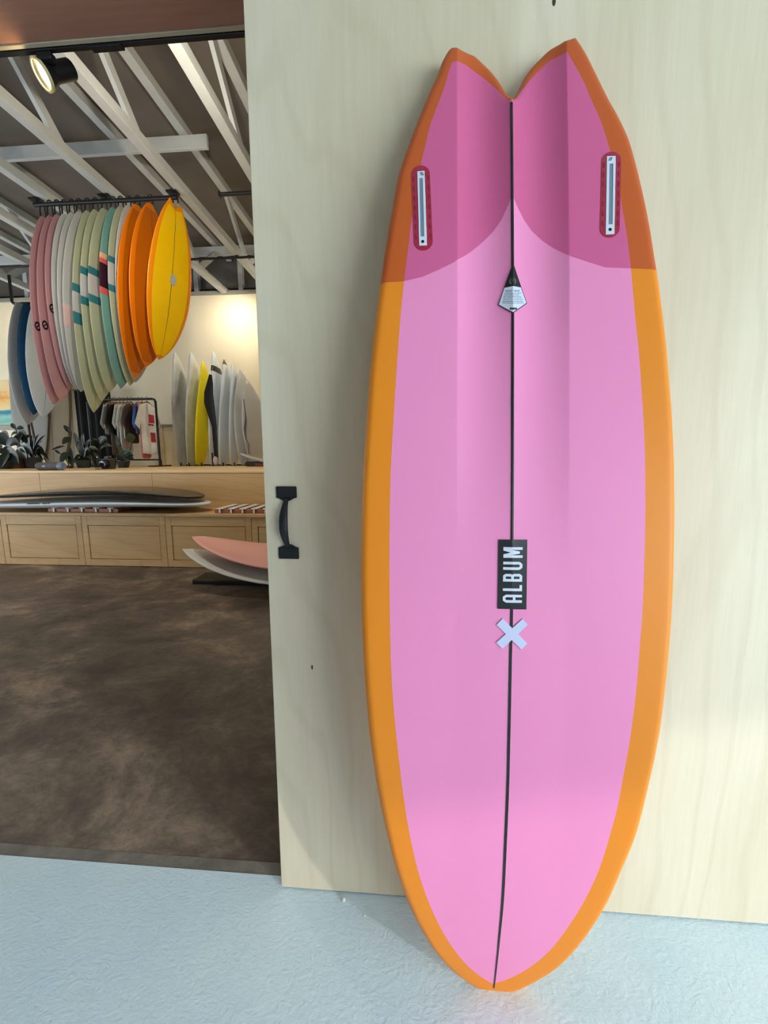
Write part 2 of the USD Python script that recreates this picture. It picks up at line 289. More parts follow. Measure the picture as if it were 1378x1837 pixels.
# ================================================================ the pink board
# frame of its bottom face: v up the board from the nose on the floor, u sideways, n towards the room
BF = atz(887, 1775, .004); BT = A3(BF[0] - .004, -.047, 1.655)
bv = unit(BT - BF); bu = unit(A3(1, 0, 0) - bv*bv[0]); bn = np.cross(bu, bv); BL = np.linalg.norm(BT - BF)
def rocker(t):
    t = np.clip(t, -.05, 1.05); r = np.where(t < .45, .105*(np.abs(.45-t)/.45)**2.3, .04*(np.abs(t-.45)/.55)**2); return .105*(1-t) + .04*t - r
UC, VC0, VC1 = [.1, .1], .62, 1.12
def channel(u, v):
    """The two long hollows either side of the stringer, deepest at the tail."""
    u, v = np.asarray(u, float), np.asarray(v, float); uc = np.where(u < 0, UC[0], UC[1]); q = np.clip(np.abs(u - ustr(v))/uc, 0, 1)
    dep = .0100*np.clip((v - VC0)/(VC1 - VC0), 0, 1)**1.2*(1 + .6*np.clip((v-1.15)/.35, 0, 1)); return -dep*4*q*(1-q)*.9 + .045*np.maximum(np.abs(u - ustr(v)) - uc, 0)*np.clip(v/.5, 0, 1)*np.clip((1.75-v)/.6, 0, 1)
def ustr(v): return USTR(v)
USTR = lambda v: 0*np.asarray(v, float)
def S(u, v, h=0.0, ch=True):
    u, v = np.asarray(u, float), np.asarray(v, float); hh = rocker(v/BL) + h + (channel(u, v) if ch else 0)
    return BF + u[..., None]*bu + v[..., None]*bv + np.asarray(hh)[..., None]*bn
def uv(px, py, h=0.0, ch=True):
    """The board coordinates of a photographed point of its bottom."""
    d = ray(px, py); hh = h
    for _ in range(12):
        tt = ((BF + hh*bn - CAM) @ bn)/(d @ bn); P = CAM + tt*d - BF; u, v = P @ bu, P @ bv; hh = rocker(v/BL) + h + (float(channel(u, v)) if ch else 0)
    return (u, v)
OL = [(803.4, 97), (793, 115), (784.5, 138), (770, 170), (758, 199), (745, 231), (734, 260), (723, 291), (713.5, 322), (707, 360), (700, 397), (692, 446), (684, 500), (677, 550), (669, 620), (662.5, 685), (657, 762), (651.5, 850), (648.6, 948), (648, 1030), (649.2, 1100), (651, 1150), (653.7, 1199), (658.4, 1264), (664.3, 1323), (672, 1379), (679.6, 1425), (689.4, 1472), (706.8, 1543), (729.7, 1609), (756, 1663.5), (790.6, 1713.5), (823.3, 1744), (856, 1763.6), (887, 1775)]
OR_ = [(893, 1774.8), (930, 1766), (967, 1748), (1000, 1726.6), (1032.4, 1694), (1060.7, 1657), (1089, 1609), (1115, 1550), (1139, 1491), (1150.5, 1450), (1162.3, 1400), (1174, 1346), (1184, 1289), (1192, 1222), (1198.3, 1155), (1202.6, 1095), (1206, 1013), (1207.2, 931), (1206.8, 850), (1205.4, 800), (1202.7, 746), (1197.8, 685), (1192, 615), (1184.5, 553), (1179, 509.6), (1172.4, 469), (1164, 416.5), (1156, 374), (1148, 338), (1138, 297), (1127, 259), (1108, 217), (1090.6, 186), (1067, 138), (1047, 99), (1031, 75)]
ONR = [(1027, 74.8), (1013.8, 79.7), (988, 93.5), (963, 115), (941, 141), (926.7, 170), (919, 182)]
ONL = [(916, 182), (911, 176), (901, 160.7), (886.8, 140.7), (868.7, 122.6), (847, 106), (825, 96), (808, 92.7)]
IL = [(810.6, 112), (805, 130), (796, 160), (781.6, 198), (770, 231), (763.7, 259), (756, 290), (747, 340), (738, 397), (731.4, 454), (725, 505), (720.2, 550), (714, 628), (709, 705), (705, 770), (701, 850), (699.3, 932), (698.7, 997), (699.3, 1080), (700.3, 1150), (702.6, 1215), (708, 1289), (714.7, 1354), (720.8, 1405), (731.8, 1480), (749, 1559), (769, 1618), (790.6, 1665), (821, 1712), (851.6, 1744), (884, 1765)]
IR = [(887, 1764), (914.8, 1755), (954, 1733), (989, 1702.6), (1019, 1663.4), (1047.6, 1617.7), (1076, 1556.8), (1097.7, 1487), (1107.5, 1450), (1118, 1395), (1131.6, 1318), (1141.4, 1240), (1148.8, 1150), (1152.9, 1095), (1156, 1013), (1158, 931.6), (1157.8, 850), (1156, 778.6), (1152, 713), (1145.5, 623.5), (1138, 550), (1136, 527), (1131.6, 478.6), (1125, 423), (1117.8, 380.6), (1106, 312), (1090, 254), (1076, 212), (1061.6, 180.5), (1045.6, 142.7), (1028, 111), (1017.6, 93)]
INR = [(992, 106), (966.6, 128), (941, 155), (923, 180.6)]
INL = [(912, 181), (897.7, 166), (879.5, 149.8), (854, 130), (832, 115)]
SPX = [(918, 183), (919, 300), (920, 470), (920.2, 560), (919.8, 700), (919.6, 850), (918.8, 968), (918, 1094), (917, 1135), (915.5, 1200), (912.8, 1330), (911.3, 1400), (907, 1509), (901.5, 1618), (894.5, 1694), (886, 1772)]
sp = np.array([uv(*p, ch=False) for p in SPX])[::-1]; _us = PchipInterpolator(sp[:, 1], sp[:, 0], extrapolate=True)
USTR = lambda v: _us(np.clip(np.asarray(v, float), sp[0, 1], sp[-1, 1]))
cl, cr = [uv(*p, ch=False) for p in ((821, 500), (1021.5, 500))]
UC = [abs(cl[0] - float(ustr(cl[1]))), abs(cr[0] - float(ustr(cr[1])))]
VC0, VC1 = uv(920, 1120, ch=False)[1], uv(920, 560, ch=False)[1]
APEX = -.013
outer = np.array([uv(*p, APEX) for p in OL + OR_ + ONR + ONL]); inner = np.array([uv(*p) for p in IL + IR + INR + INL])
def smooth_ring(P, sharp, step=.003):
    """Resamples a closed outline with cubic interpolation between its sharp corners."""
    out = []; n = len(P); cs = sorted(sharp)
    for a, b in zip(cs, cs[1:] + [cs[0] + n]):
        seg = np.array([P[i % n] for i in range(a, b+1)]); L = np.concatenate([[0], np.cumsum(np.linalg.norm(np.diff(seg, axis=0), axis=1))])
        m = max(2, int(L[-1]/step)); tt = np.linspace(0, L[-1], m, endpoint=False)
        out.append(np.stack([PchipInterpolator(L, seg[:, 0])(tt), PchipInterpolator(L, seg[:, 1])(tt)], 1) if len(seg) > 2 else seg[0] + (seg[1]-seg[0])*(tt/L[-1])[:, None])
    return np.vstack(out)
nO, nI = len(OL), len(IL)
outer = smooth_ring(outer, [0, nO-1, nO, nO+len(OR_)-1, nO+len(OR_), nO+len(OR_)+len(ONR)-1, nO+len(OR_)+len(ONR), len(outer)-1])
inner = smooth_ring(inner, [0, nI-1, nI, nI+len(IR)-1, nI+len(IR)+len(INR)-1, nI+len(IR)+len(INR)])
PO, PI_ = Polygon(outer).buffer(0), Polygon(inner).buffer(0)
patch_px = [(600, 509), (684, 507), (722, 505), (757, 497), (785, 485), (813.6, 471), (842, 454), (867.5, 433), (886, 414), (900, 394), (912, 368), (918.3, 350), (920, 350), (927, 368), (940, 394), (954, 414), (972, 431), (996, 447), (1022, 459), (1055, 470), (1085, 479.5), (1130, 481.5), (1170, 483), (1260, 484)]
patch = np.array([uv(*p) for p in patch_px]); PPATCH = Polygon(np.vstack([patch, [(.8, 2.2), (-.8, 2.2)]])).buffer(0)
def dense(line, step=.003):
    L = LineString(line); n = max(2, int(L.length/step)); return np.array([L.interpolate(i/n, normalized=True).coords[0] for i in range(n+1)])
vv = np.arange(VC0, 1.7, .004)
lines = [dense(np.vstack([inner, inner[:1]])), dense(patch[1:-1]), *[np.stack([ustr(vv) + sg*UC[k] + o, vv], 1) for k, sg in ((0, -1), (1, 1)) for o in (-.0014, 0, .0014)], *[np.stack([ustr(vv) + o, vv], 1) for o in (-.0018, .0018)], np.stack([ustr(np.arange(.02, 1.6, .004)), np.arange(.02, 1.6, .004)], 1)]
lines = [l[shapely.contains_xy(PO.buffer(-.004), l[:, 0], l[:, 1])] for l in lines]
LP = np.vstack(lines); rings = [np.asarray(PO.exterior.coords)[:-1]]
for o in (.0006, .0018, .0036, .006, .009, .0125, .018, .026):
    g = PO.buffer(-o); g = max(g.geoms, key=lambda q: q.area) if hasattr(g, 'geoms') else g
    rings.append(dense(np.asarray(g.exterior.coords), .0035)[:-1])
x0, y0, x1, y1 = PO.bounds; gx, gy = np.meshgrid(np.arange(x0, x1, .009), np.arange(y0, y1, .009)); gp = np.stack([gx.ravel(), gy.ravel()], 1)
gp = gp[shapely.contains_xy(PO.buffer(-.029), gp[:, 0], gp[:, 1])]
lt = cKDTree(LP); keep = lambda P, dmin: P[lt.query(P)[0] > dmin]
PTS = np.vstack([rings[0]] + [keep(r, .0012) for r in rings[1:]] + [LP, keep(gp, .003)])
PTS = PTS[np.unique(np.round(PTS*4000).astype(np.int64), axis=0, return_index=True)[1]]
tri = Delaunay(PTS).simplices; cen = PTS[tri].mean(1); a2 = np.cross(PTS[tri[:, 1]]-PTS[tri[:, 0]], PTS[tri[:, 2]]-PTS[tri[:, 0]])
ok = shapely.contains_xy(PO, cen[:, 0], cen[:, 1]) & (np.abs(a2) > 1e-10); tri, cen, a2 = tri[ok], cen[ok], a2[ok]
tri[a2 < 0] = tri[a2 < 0][:, ::-1]
sd = cKDTree(dense(np.asarray(PO.exterior.coords), .0008)).query(PTS)[0]; sd[shapely.distance(shapely.points(PTS), PO.exterior) < 2e-4] = 0
RR = -APEX; hb = -RR*(1 - np.sqrt(np.clip(1 - np.clip(1 - sd/RR, 0, 1)**2, 0, 1)))
tt = np.clip(PTS[:, 1]/BL, 0, 1); TH = .030 + .034*np.sin(PI*tt)**.7
hdk = -(RR + (TH - RR)*(1 - (1 - np.clip(sd/.16, 0, 1))**2)**.62)
bot, deck = S(PTS[:, 0], PTS[:, 1], hb), S(PTS[:, 0], PTS[:, 1], hdk + channel(PTS[:, 0], PTS[:, 1])*(1 - np.clip(sd/.08, 0, 1)), False)
def vnorm(v, f):
    n = np.zeros_like(v); c = np.cross(v[f[:, 1]]-v[f[:, 0]], v[f[:, 2]]-v[f[:, 0]])
    for k in range(3): np.add.at(n, f[:, k], c)
    return n/np.maximum(np.linalg.norm(n, axis=1, keepdims=True), 1e-12)
nb, nd = vnorm(bot, tri), vnorm(deck, tri[:, ::-1])
in_pink = shapely.contains_xy(PI_, cen[:, 0], cen[:, 1]); in_patch = shapely.contains_xy(PPATCH, cen[:, 0], cen[:, 1])
M_pink = mat('pink_resin', (252, 148, 198), .5, .4, coat=.0, var=.015, vscale=3)
M_pink2 = mat('deep_pink_resin', (220, 98, 150), .5, .4, coat=.0, var=.015, vscale=3)
M_or = mat('orange_resin', (246, 142, 26), .48, .4, coat=.0, var=.02, vscale=3)
M_or2 = mat('deep_orange_resin', (206, 92, 30), .48, .4, coat=.0, var=.02, vscale=3)
pb = Thing('pink_surfboard', 'large pink swallow-tail surfboard with orange rails standing nose down against the plywood door', 'surfboard', T(BF))
def sub(v, n, f):
    ids, inv = np.unique(f, return_inverse=True); return v[ids] - BF, n[ids], inv.reshape(f.shape)
def region(name, sel, m, deckside=False, label=None):
    v, n, f = sub(bot, nb, tri[sel])
    if deckside:
        v2, n2, f2 = sub(deck, nd, tri[in_patch == (label.startswith('deeper'))][:, ::-1]); f = np.vstack([f, f2 + len(v)]); v, n = np.vstack([v, v2]), np.vstack([n, n2])
    return pb.part(name, (v, f), m, False, normals=n, label=label)
region('board_body', ~in_pink & ~in_patch, M_or, True, 'orange rails and deck')
region('bottom_panel', in_pink & ~in_patch, M_pink, label='bright pink bottom')
region('tail_patch', in_pink & in_patch, M_pink2, label='deeper pink double layer at the tail')
region('tail_patch_rail', ~in_pink & in_patch, M_or2, True, label='deeper orange rail band around the tail')
def decal(poly, h0, h1, edge=.008):
    """A thin sheet of the given outline (board u, v) laid on the bottom between heights h0 and h1."""
    e = extr(poly, 1.0); v, f = np.array(e.vertices), np.array(e.faces)
    v, f = trimesh.remesh.subdivide_to_size(np.c_[v[:, :2], v[:, 2]*1e-4], f, edge, max_iter=12)
    return (S(v[:, 0], v[:, 1], h0 + (h1-h0)*v[:, 2]*1e4) - BF, f)
PXP = lambda pts: Polygon([uv(*p) for p in pts])
M_ink = mat('black_ink', (16, 16, 20), .35, var=.05); M_sticker = mat('white_vinyl', (222, 226, 240), .35, var=.02)
w = .0021; svv = np.concatenate([np.arange(.006, sp[-1, 1] - .002, .012), [sp[-1, 1]]])
spoly = Polygon(np.vstack([np.stack([ustr(svv) - w*np.clip(.5 + svv/.5, .5, 1), svv], 1), np.stack([ustr(svv) + w*np.clip(.5 + svv/.5, .5, 1), svv], 1)[::-1]]))
pb.part('stringer', decal(spoly, -.0006, .0010, .012), M_ink, False, label='black centre stringer line')
# fin boxes: red resin pocket with resin ticks, white box, long slot, screw hole
M_red = mat('red_resin', (170, 14, 58), .3, coat=.2, var=.08, vscale=30); M_red2 = mat('dark_red_resin', (104, 4, 30), .3, coat=.2)
M_slot = mat('slot_grey', (120, 138, 156), .5); M_hole = mat('hole_black', (8, 8, 10), .6)
for (ax, ay, bx_, by, rp, dl), q, hole, bits in (((754.5, 313.5, 759.5, 433, 16.8, 1), [(748.8, 308.5), (761.8, 307.5), (766.2, 440.8), (752.2, 441.5)], (758.3, 434), ((752.2, 320.5, 758.3, 320.3), (754.6, 425.3, 761, 425))),
                                                 ((1096.5, 289, 1093.8, 409.5, 17.6, -1), [(1088.3, 281.3), (1104, 281), (1101.8, 420.6), (1086.2, 421.6)], (1094, 412.5), ((1092.8, 294.5, 1099.5, 294.2), (1091, 403.5, 1098.2, 403.2)))):
    a, b = np.array(uv(ax, ay)), np.array(uv(bx_, by)); r = np.linalg.norm(np.array(uv(ax + rp, ay)) - a)
    st = LineString([a, b]).buffer(r, 12)
    side = 'left' if dl > 0 else 'right'
    fb = pb.part('fin_box', decal(st, -.001, .0006), M_red, 30, label='red resin fin box pocket on the %s' % side)
    ax_ = unit(b - a); nx = np.array([-ax_[1], ax_[0]])
    for k in range(7):
        for sgn in (-1, 1):
            c = a + (b-a)*(.06 + .145*k) + nx*sgn*r*.77; w2 = ax_*.004; w3 = nx*.0009
            pb.part('resin_tick', decal(Polygon([c-w2-w3, c+w2-w3, c+w2+w3, c-w2+w3]), .0003, .0009, .02), M_red2, False, parent=fb)
    slot = Polygon([uv(*bits[0][:2]), uv(*bits[0][2:]), uv(*bits[1][2:]), uv(*bits[1][:2])])
    hc = Point(uv(*hole)); hl = hc.buffer(.0026, 8); cav = affinity.translate(affinity.scale(slot, .9, .055), 0, (Point(uv(*bits[0][:2])).y - slot.centroid.y) + .0065)
    wb = pb.part('white_box', decal(PXP(q).difference(unary_union([slot, hl])), -.0005, .0014), M_sticker, False, parent=fb)
    pb.part('slot', decal(slot.buffer(.0003), -.0009, .0007), M_slot, False, parent=fb)
    pb.part('screw_plate', decal(cav, .0010, .0016), M_slot, False, parent=fb)
    pb.part('screw_hole', decal(hl.buffer(.0003), -.0009, .0008), M_hole, False, parent=fb)
# the kite-shaped sticker: black point above, white field of fine print below
KP = {'t': (920.3, 472), 'l': (893.4, 547.8), 'b': (920, 562.5), 'r': (945.2, 544.8), 'ml': (904, 516.8), 'mr': (934.2, 516)}
ks = pb.part('kite_sticker', decal(PXP([KP[k] for k in 'tlbr']), .0006, .0019, .004), mat('plum_edge', (70, 36, 66), .4), False, label='kite shaped sticker on the stringer')
pb.part('white_field', decal(PXP([(904.7, 517.5), (894.8, 547.4), (920, 560.9), (943.8, 544.4), (933.8, 516.8)]), .0016, .0023, .004), M_sticker, False, parent=ks)
pb.part('black_field', decal(PXP([KP['t'], KP['ml'], KP['mr']]), .0016, .0023, .004), M_ink, False, parent=ks)
M_print = mat('grey_print', (120, 130, 158), .5); M_badge = mat('badge_grey', (96, 98, 100), .5)
c = np.array(uv(920, 505.2)); rr = np.linalg.norm(np.array(uv(925.6, 505.2)) - c)
pb.part('badge', decal(Point(c).buffer(rr, 12).difference(Point(c).buffer(rr*.68, 12)).union(Polygon([c + rr*.62*A3(math.cos(a), math.sin(a)) for a in (PI/2, PI*7/6, -PI/6)]).difference(Polygon([c + rr*.25*A3(math.cos(a), math.sin(a)) for a in (PI/2, PI*7/6, -PI/6)]))), .0023, .0026), M_badge, False, parent=ks, label='grey ring and triangle emblem')
random.seed(5)
for k, (yl, xa, xb) in enumerate(((522.3, 906.5, 932.5), (524.2, 906, 933), (527.3, 905, 934.5), (530.2, 904, 931), (533, 903, 935.5), (535.8, 902.3, 936), (539, 901.5, 937), (542, 901, 937.8), (545, 901, 938.5))):
    x = xa; bits = []
    while x < xb - 1:
        l = random.uniform(1.2, 4.5); e = min(xb, x + l); bits.append(PXP([(x, yl - .55), (e, yl - .65), (e, yl + .45), (x, yl + .55)])); x = e + random.uniform(.5, 1.1)
    pb.part('print_line', decal(unary_union(bits), .0023, .0025, .02), M_print, False, parent=ks)
bits = [PXP([(x, 553), (x + 2, 552.9), (x + 2.2, 556.6), (x + .2, 556.9)]) for x in (914, 916.8, 919.4, 922, 924.6)]
pb.part('print_line', decal(unary_union(bits), .0023, .0026, .02), M_ink, False, parent=ks)
# the name plate, lettering reading upwards
np_ = pb.part('name_plate', decal(PXP([(894.2, 967.8), (945.6, 968.2), (944, 1092.8), (892.6, 1091.6)]), .0003, .0016, .005), mat('plate_black', (20, 22, 28), .35), False, label='black name plate sticker')
def stroke(pts, w=4.7, rnd=False): return LineString(pts).buffer(w/2, 6, cap_style='flat', join_style='round' if rnd else 'mitre')
let = []                                                     # units: photo pixels along the reading direction, and up the letters
def put(shape, x): let.append(affinity.translate(shape, x, 0))
put(unary_union([stroke([(2.4, 0), (2.4, 28), (5, 32), (9.6, 32), (12.2, 28), (12.2, 0)], rnd=True), stroke([(2.4, 14), (12.2, 14)])]), 0)
put(stroke([(2.4, 34.5), (2.4, 2.4), (11, 2.4)]), 21)
put(unary_union([stroke([(2.4, 2.4), (2.4, 32), (9.6, 32), (11.4, 29.5), (11.4, 20.5), (9.6, 17.6), (11.6, 15), (11.6, 5), (9.6, 2.4), (2.4, 2.4)], rnd=True), stroke([(2.4, 17.6), (9.8, 17.6)]), sbox(0, 0, 3, 34.5)]), 38)
put(stroke([(2.4, 34.5), (2.4, 6), (5, 2.4), (9.6, 2.4), (12.2, 6), (12.2, 34.5)], rnd=True), 59)
put(unary_union([stroke([(2.4, 0), (2.4, 34.5)]), stroke([(16.8, 0), (16.8, 34.5)]), Polygon([(2.4, 34.5), (6.2, 34.5), (11.6, 14), (11.6, 5), (7.6, 5)]), Polygon([(16.8, 34.5), (13, 34.5), (7.6, 14), (7.6, 5), (11.6, 5)])]), 80.5)
o_, e_, u_ = np.array(uv(935.8, 1081)), np.array(uv(937.3, 981)), np.array(uv(901.4, 1080.4))
ex, ey = (e_ - o_)/100, (u_ - o_)/34.5
for ch, g in zip('ALBUM', let):
    pb.part('letter', decal(affinity.affine_transform(g, [ex[0], ey[0], ex[1], ey[1], o_[0], o_[1]]), .0015, .0019, .005), M_sticker, False, parent=np_, label='white capital letter ' + ch)
xp = [((902.0, 1109.0), (890.4, 1119.8), (905.3, 1136.5), (890, 1152.5), (900.2, 1163.2)), ]
X1 = PXP([(901.6, 1109), (890.5, 1120.3), (935, 1164.6), (945.6, 1153.6)]); X2 = PXP([(937.5, 1109.5), (946.3, 1120.5), (901, 1163.2), (890, 1152.2)])
pb.part('cross_sticker', decal(X1.union(X2), .0005, .0018, .005), mat('lilac_white_vinyl', (214, 214, 244), .35), False, label='white X shaped sticker')

# ================================================================ boards of the shop
FISH = [(0, .02), (.02, .16), (.06, .36), (.14, .62), (.25, .83), (.38, .97), (.5, 1), (.62, .96), (.75, .86), (.87, .70), (.95, .54), (1, .42)]
PIN = [(0, .02), (.02, .16), (.06, .36), (.14, .62), (.25, .83), (.38, .97), (.5, 1), (.65, .93), (.8, .73), (.9, .50), (.97, .26), (1, .10)]
SWAL = [(0, .02), (.02, .16), (.06, .36), (.14, .62), (.25, .83), (.38, .97), (.5, 1), (.65, .93), (.8, .76), (.9, .56), (.96, .38), (1, .26)]
ROUND = [(0, .03), (.015, .2), (.05, .42), (.12, .66), (.22, .85), (.36, .97), (.5, 1), (.65, .95), (.8, .80), (.92, .54), (.98, .25), (1, .04)]
GUN = [(0, .02), (.03, .16), (.08, .34), (.18, .60), (.32, .86), (.46, .99), (.55, 1), (.68, .94), (.82, .78), (.93, .58), (1, .36)]
LONG = [(0, .06), (.01, .3), (.035, .55), (.09, .78), (.2, .93), (.4, 1), (.6, .99), (.8, .86), (.93, .66), (1, .42)]
def board(name, label, N, Tl, face, W, Tk, body, outline=FISH, notch=0.0, rk=(.10, .04), stringer=None, stripes=(), panel=None, group=None, cat='surfboard', marks=(), sheen=None):
    """A surfboard from its nose N to its tail Tl whose bottom looks along face; stripes: (t0, t1, look) bands round the board; panel: look of the bottom inside its rails."""
    N, Tl = A3(*N), A3(*Tl); L = np.linalg.norm(Tl - N); z = (Tl - N)/L; y = unit(np.asarray(face, float) - z*(np.asarray(face, float) @ z)); x = np.cross(y, z)
    t_ = Thing(name, label, cat, mat4(x, y, z, N), group)
    w_ = PchipInterpolator(*np.array(outline).T)
    def ro(t): return np.where(t < .45, -rk[0]*(np.abs(.45-t)/.45)**2.2, -rk[1]*(np.abs(t-.45)/.55)**2) + rk[0]*(1-t) + rk[1]*t
    def surf(q, t, side, lift):
        """q runs -1..1 across; side 1 is the bottom, -1 the deck."""
        hw = W/2*w_(t) + lift; th = Tk*(.42 + .58*np.sin(PI*np.clip(t, .0, 1))**.8)*np.clip(w_(t)*4, .2, 1)
        e = 1 - np.abs(q)**2.6; yy = ro(t) + np.where(side > 0, th*.30*e**.42 + lift, -th*.70*e**.62 - lift)
        zz = L*t - notch*(1 - np.abs(q))*np.clip((t - .86)/.14, 0, 1)**2
        return np.stack([q*hw, yy - th*0 , zz], -1)
    def loft(t0, t1, lift, q0=-1, q1=1, both=True, n=None, m=13):
        n = n or max(3, int(46*(t1 - t0)) + 2); ts = t0 + (t1-t0)*(.5 - .5*np.cos(np.linspace(0, PI, n))) if t1 - t0 > .9 else np.linspace(t0, t1, n)
        qs = np.sin(np.linspace(-PI/2, PI/2, m)) if both else np.linspace(q0, q1, m)
        TT, QQ = np.meshgrid(ts, qs, indexing='ij'); a = surf(QQ, TT, 1, lift).reshape(-1, 3); Fs = []
        for i in range(n-1):
            for j in range(m-1): k = i*m+j; Fs.append((k, k+1, k+m+1, k+m))
        Fs = np.array(Fs)[:, ::-1]
        if not both: return (a, Fs)
        b = surf(QQ, TT, -1, lift).reshape(-1, 3); V = np.vstack([a, b]); nn = len(a); Fb = Fs[:, ::-1] + nn; E = []
        for i in range(n-1):
            for j in (0, m-1): k = i*m+j; E.append((k, k+m, k+m+nn, k+nn) if j == 0 else (k+m, k, k+nn, k+m+nn))
        for j in range(m-1):
            E.append((j+1, j, j+nn, j+1+nn)); k = (n-1)*m+j; E.append((k, k+1, k+1+nn, k+nn))
        mm = trimesh.Trimesh(V, np.vstack([np.vstack([f[[0, 1, 2]], f[[0, 2, 3]]]) for f in np.vstack([Fs, Fb, np.array(E)])]), process=True, merge_tex=True); mm.merge_vertices(); mm.update_faces(mm.nondegenerate_faces())
        return (np.array(mm.vertices), np.array(mm.faces))
    t_.part('board_body', loft(0, 1, 0), body, 40)
    for s0, s1, m in stripes: t_.part('stripe', loft(s0, s1, .0012), m, 40)
    if panel: t_.part('bottom_panel', loft(.03, .965, .0010, -.80, .80, False, 40, 9), panel, True)
    if stringer:
        sw = .0022/(W/2)*1.3; t_.part('stringer', loft(.004, .99, .0022, -sw, sw, False, 40, 3), stringer, False)
    for kind, (q, tm, s, m) in marks:
        if kind == 'text':
            for k, ch in enumerate('ALBUM'):
                e = meshkit.text_mesh(ch, 1, .01, True); v, f = np.array(e.vertices), np.array(e.faces)
                v, f = trimesh.remesh.subdivide_to_size(v, f, .5, max_iter=8)
                t_v, q_v = tm + (v[:, 0] + .95*(k-2.4))*s/L, q + (v[:, 1]-.5)*s*1.1/(W/2)
                V = surf(np.clip(q_v, -.995, .995), t_v, np.ones(len(v)), .0030); V[:, 1] += v[:, 2]*.05
                t_.part('letter', (V, f), m, False)
            continue
        if kind == 'dashes':                                     # lettering too small to read in the photo
            for k in range(9):
                if k == 3: continue
                e = bx(-.3, .3, .1, .9, 0, .01)[:2]; v, f = trimesh.remesh.subdivide_to_size(*e, .5, max_iter=6)
                t_v, q_v = tm + (v[:, 0] + .85*(k-4))*s/L, q + (v[:, 1]-.5)*s*.8/(W/2)
                V = surf(np.clip(q_v, -.998, .998), t_v, np.ones(len(v)), .0030); t_.part('mark', (V, f), m, False)
            continue
        else:
            ring = Point(0, 0).buffer(1, 10).difference(Point(0, 0).buffer(.62, 10)); ring = ring.union(affinity.rotate(sbox(-.12, -.6, .12, .6), 30)) if kind == 'ring' else Point(0, 0).buffer(1, 10)
            e = extr(ring, .01); v, f = np.array(e.vertices), np.array(e.faces); t_v, q_v = tm + v[:, 0]*s/L, q + v[:, 1]*s*.7/(W/2)
        V = surf(q_v, t_v, np.ones(len(v)), .0030); V[:, 1] += v[:, 2]*.05
        t_.part('emblem', (V, f), m, False)
    return t_
c_ = lambda n, rgb, rough=.42: mat('resin_' + n, rgb, rough, .4, coat=.05, var=.03, vscale=4)
K_pink, K_white, K_sage, K_teal, K_mint = c_('dusty_pink', (177, 134, 142)), c_('white', (182, 185, 187)), c_('sage', (168, 175, 151)), c_('teal', (49, 118, 129)), c_('mint', (110, 159, 158))
K_amber, K_yellow, K_orange, K_plum, K_coral, K_peach, K_navy, K_ice = c_('amber', (184, 100, 8), .3), c_('yellow', (252, 204, 8), .22), c_('orange', (246, 148, 20), .25), c_('plum', (52, 22, 42)), c_('coral', (206, 96, 96)), c_('peach', (226, 178, 148)), c_('navy', (22, 72, 104), .2), c_('ice', (214, 226, 236))
K_rust = c_('burnt_orange', (222, 122, 14), .3)
K_black, K_lemon, K_grey, K_smoke = c_('gloss_black', (20, 21, 24), .18), c_('lemon', (246, 226, 12)), c_('bag_grey', (188, 190, 188), .4), c_('smoke', (150, 150, 146))
M_ink2 = mat('stringer_dark', (40, 42, 48), .5)

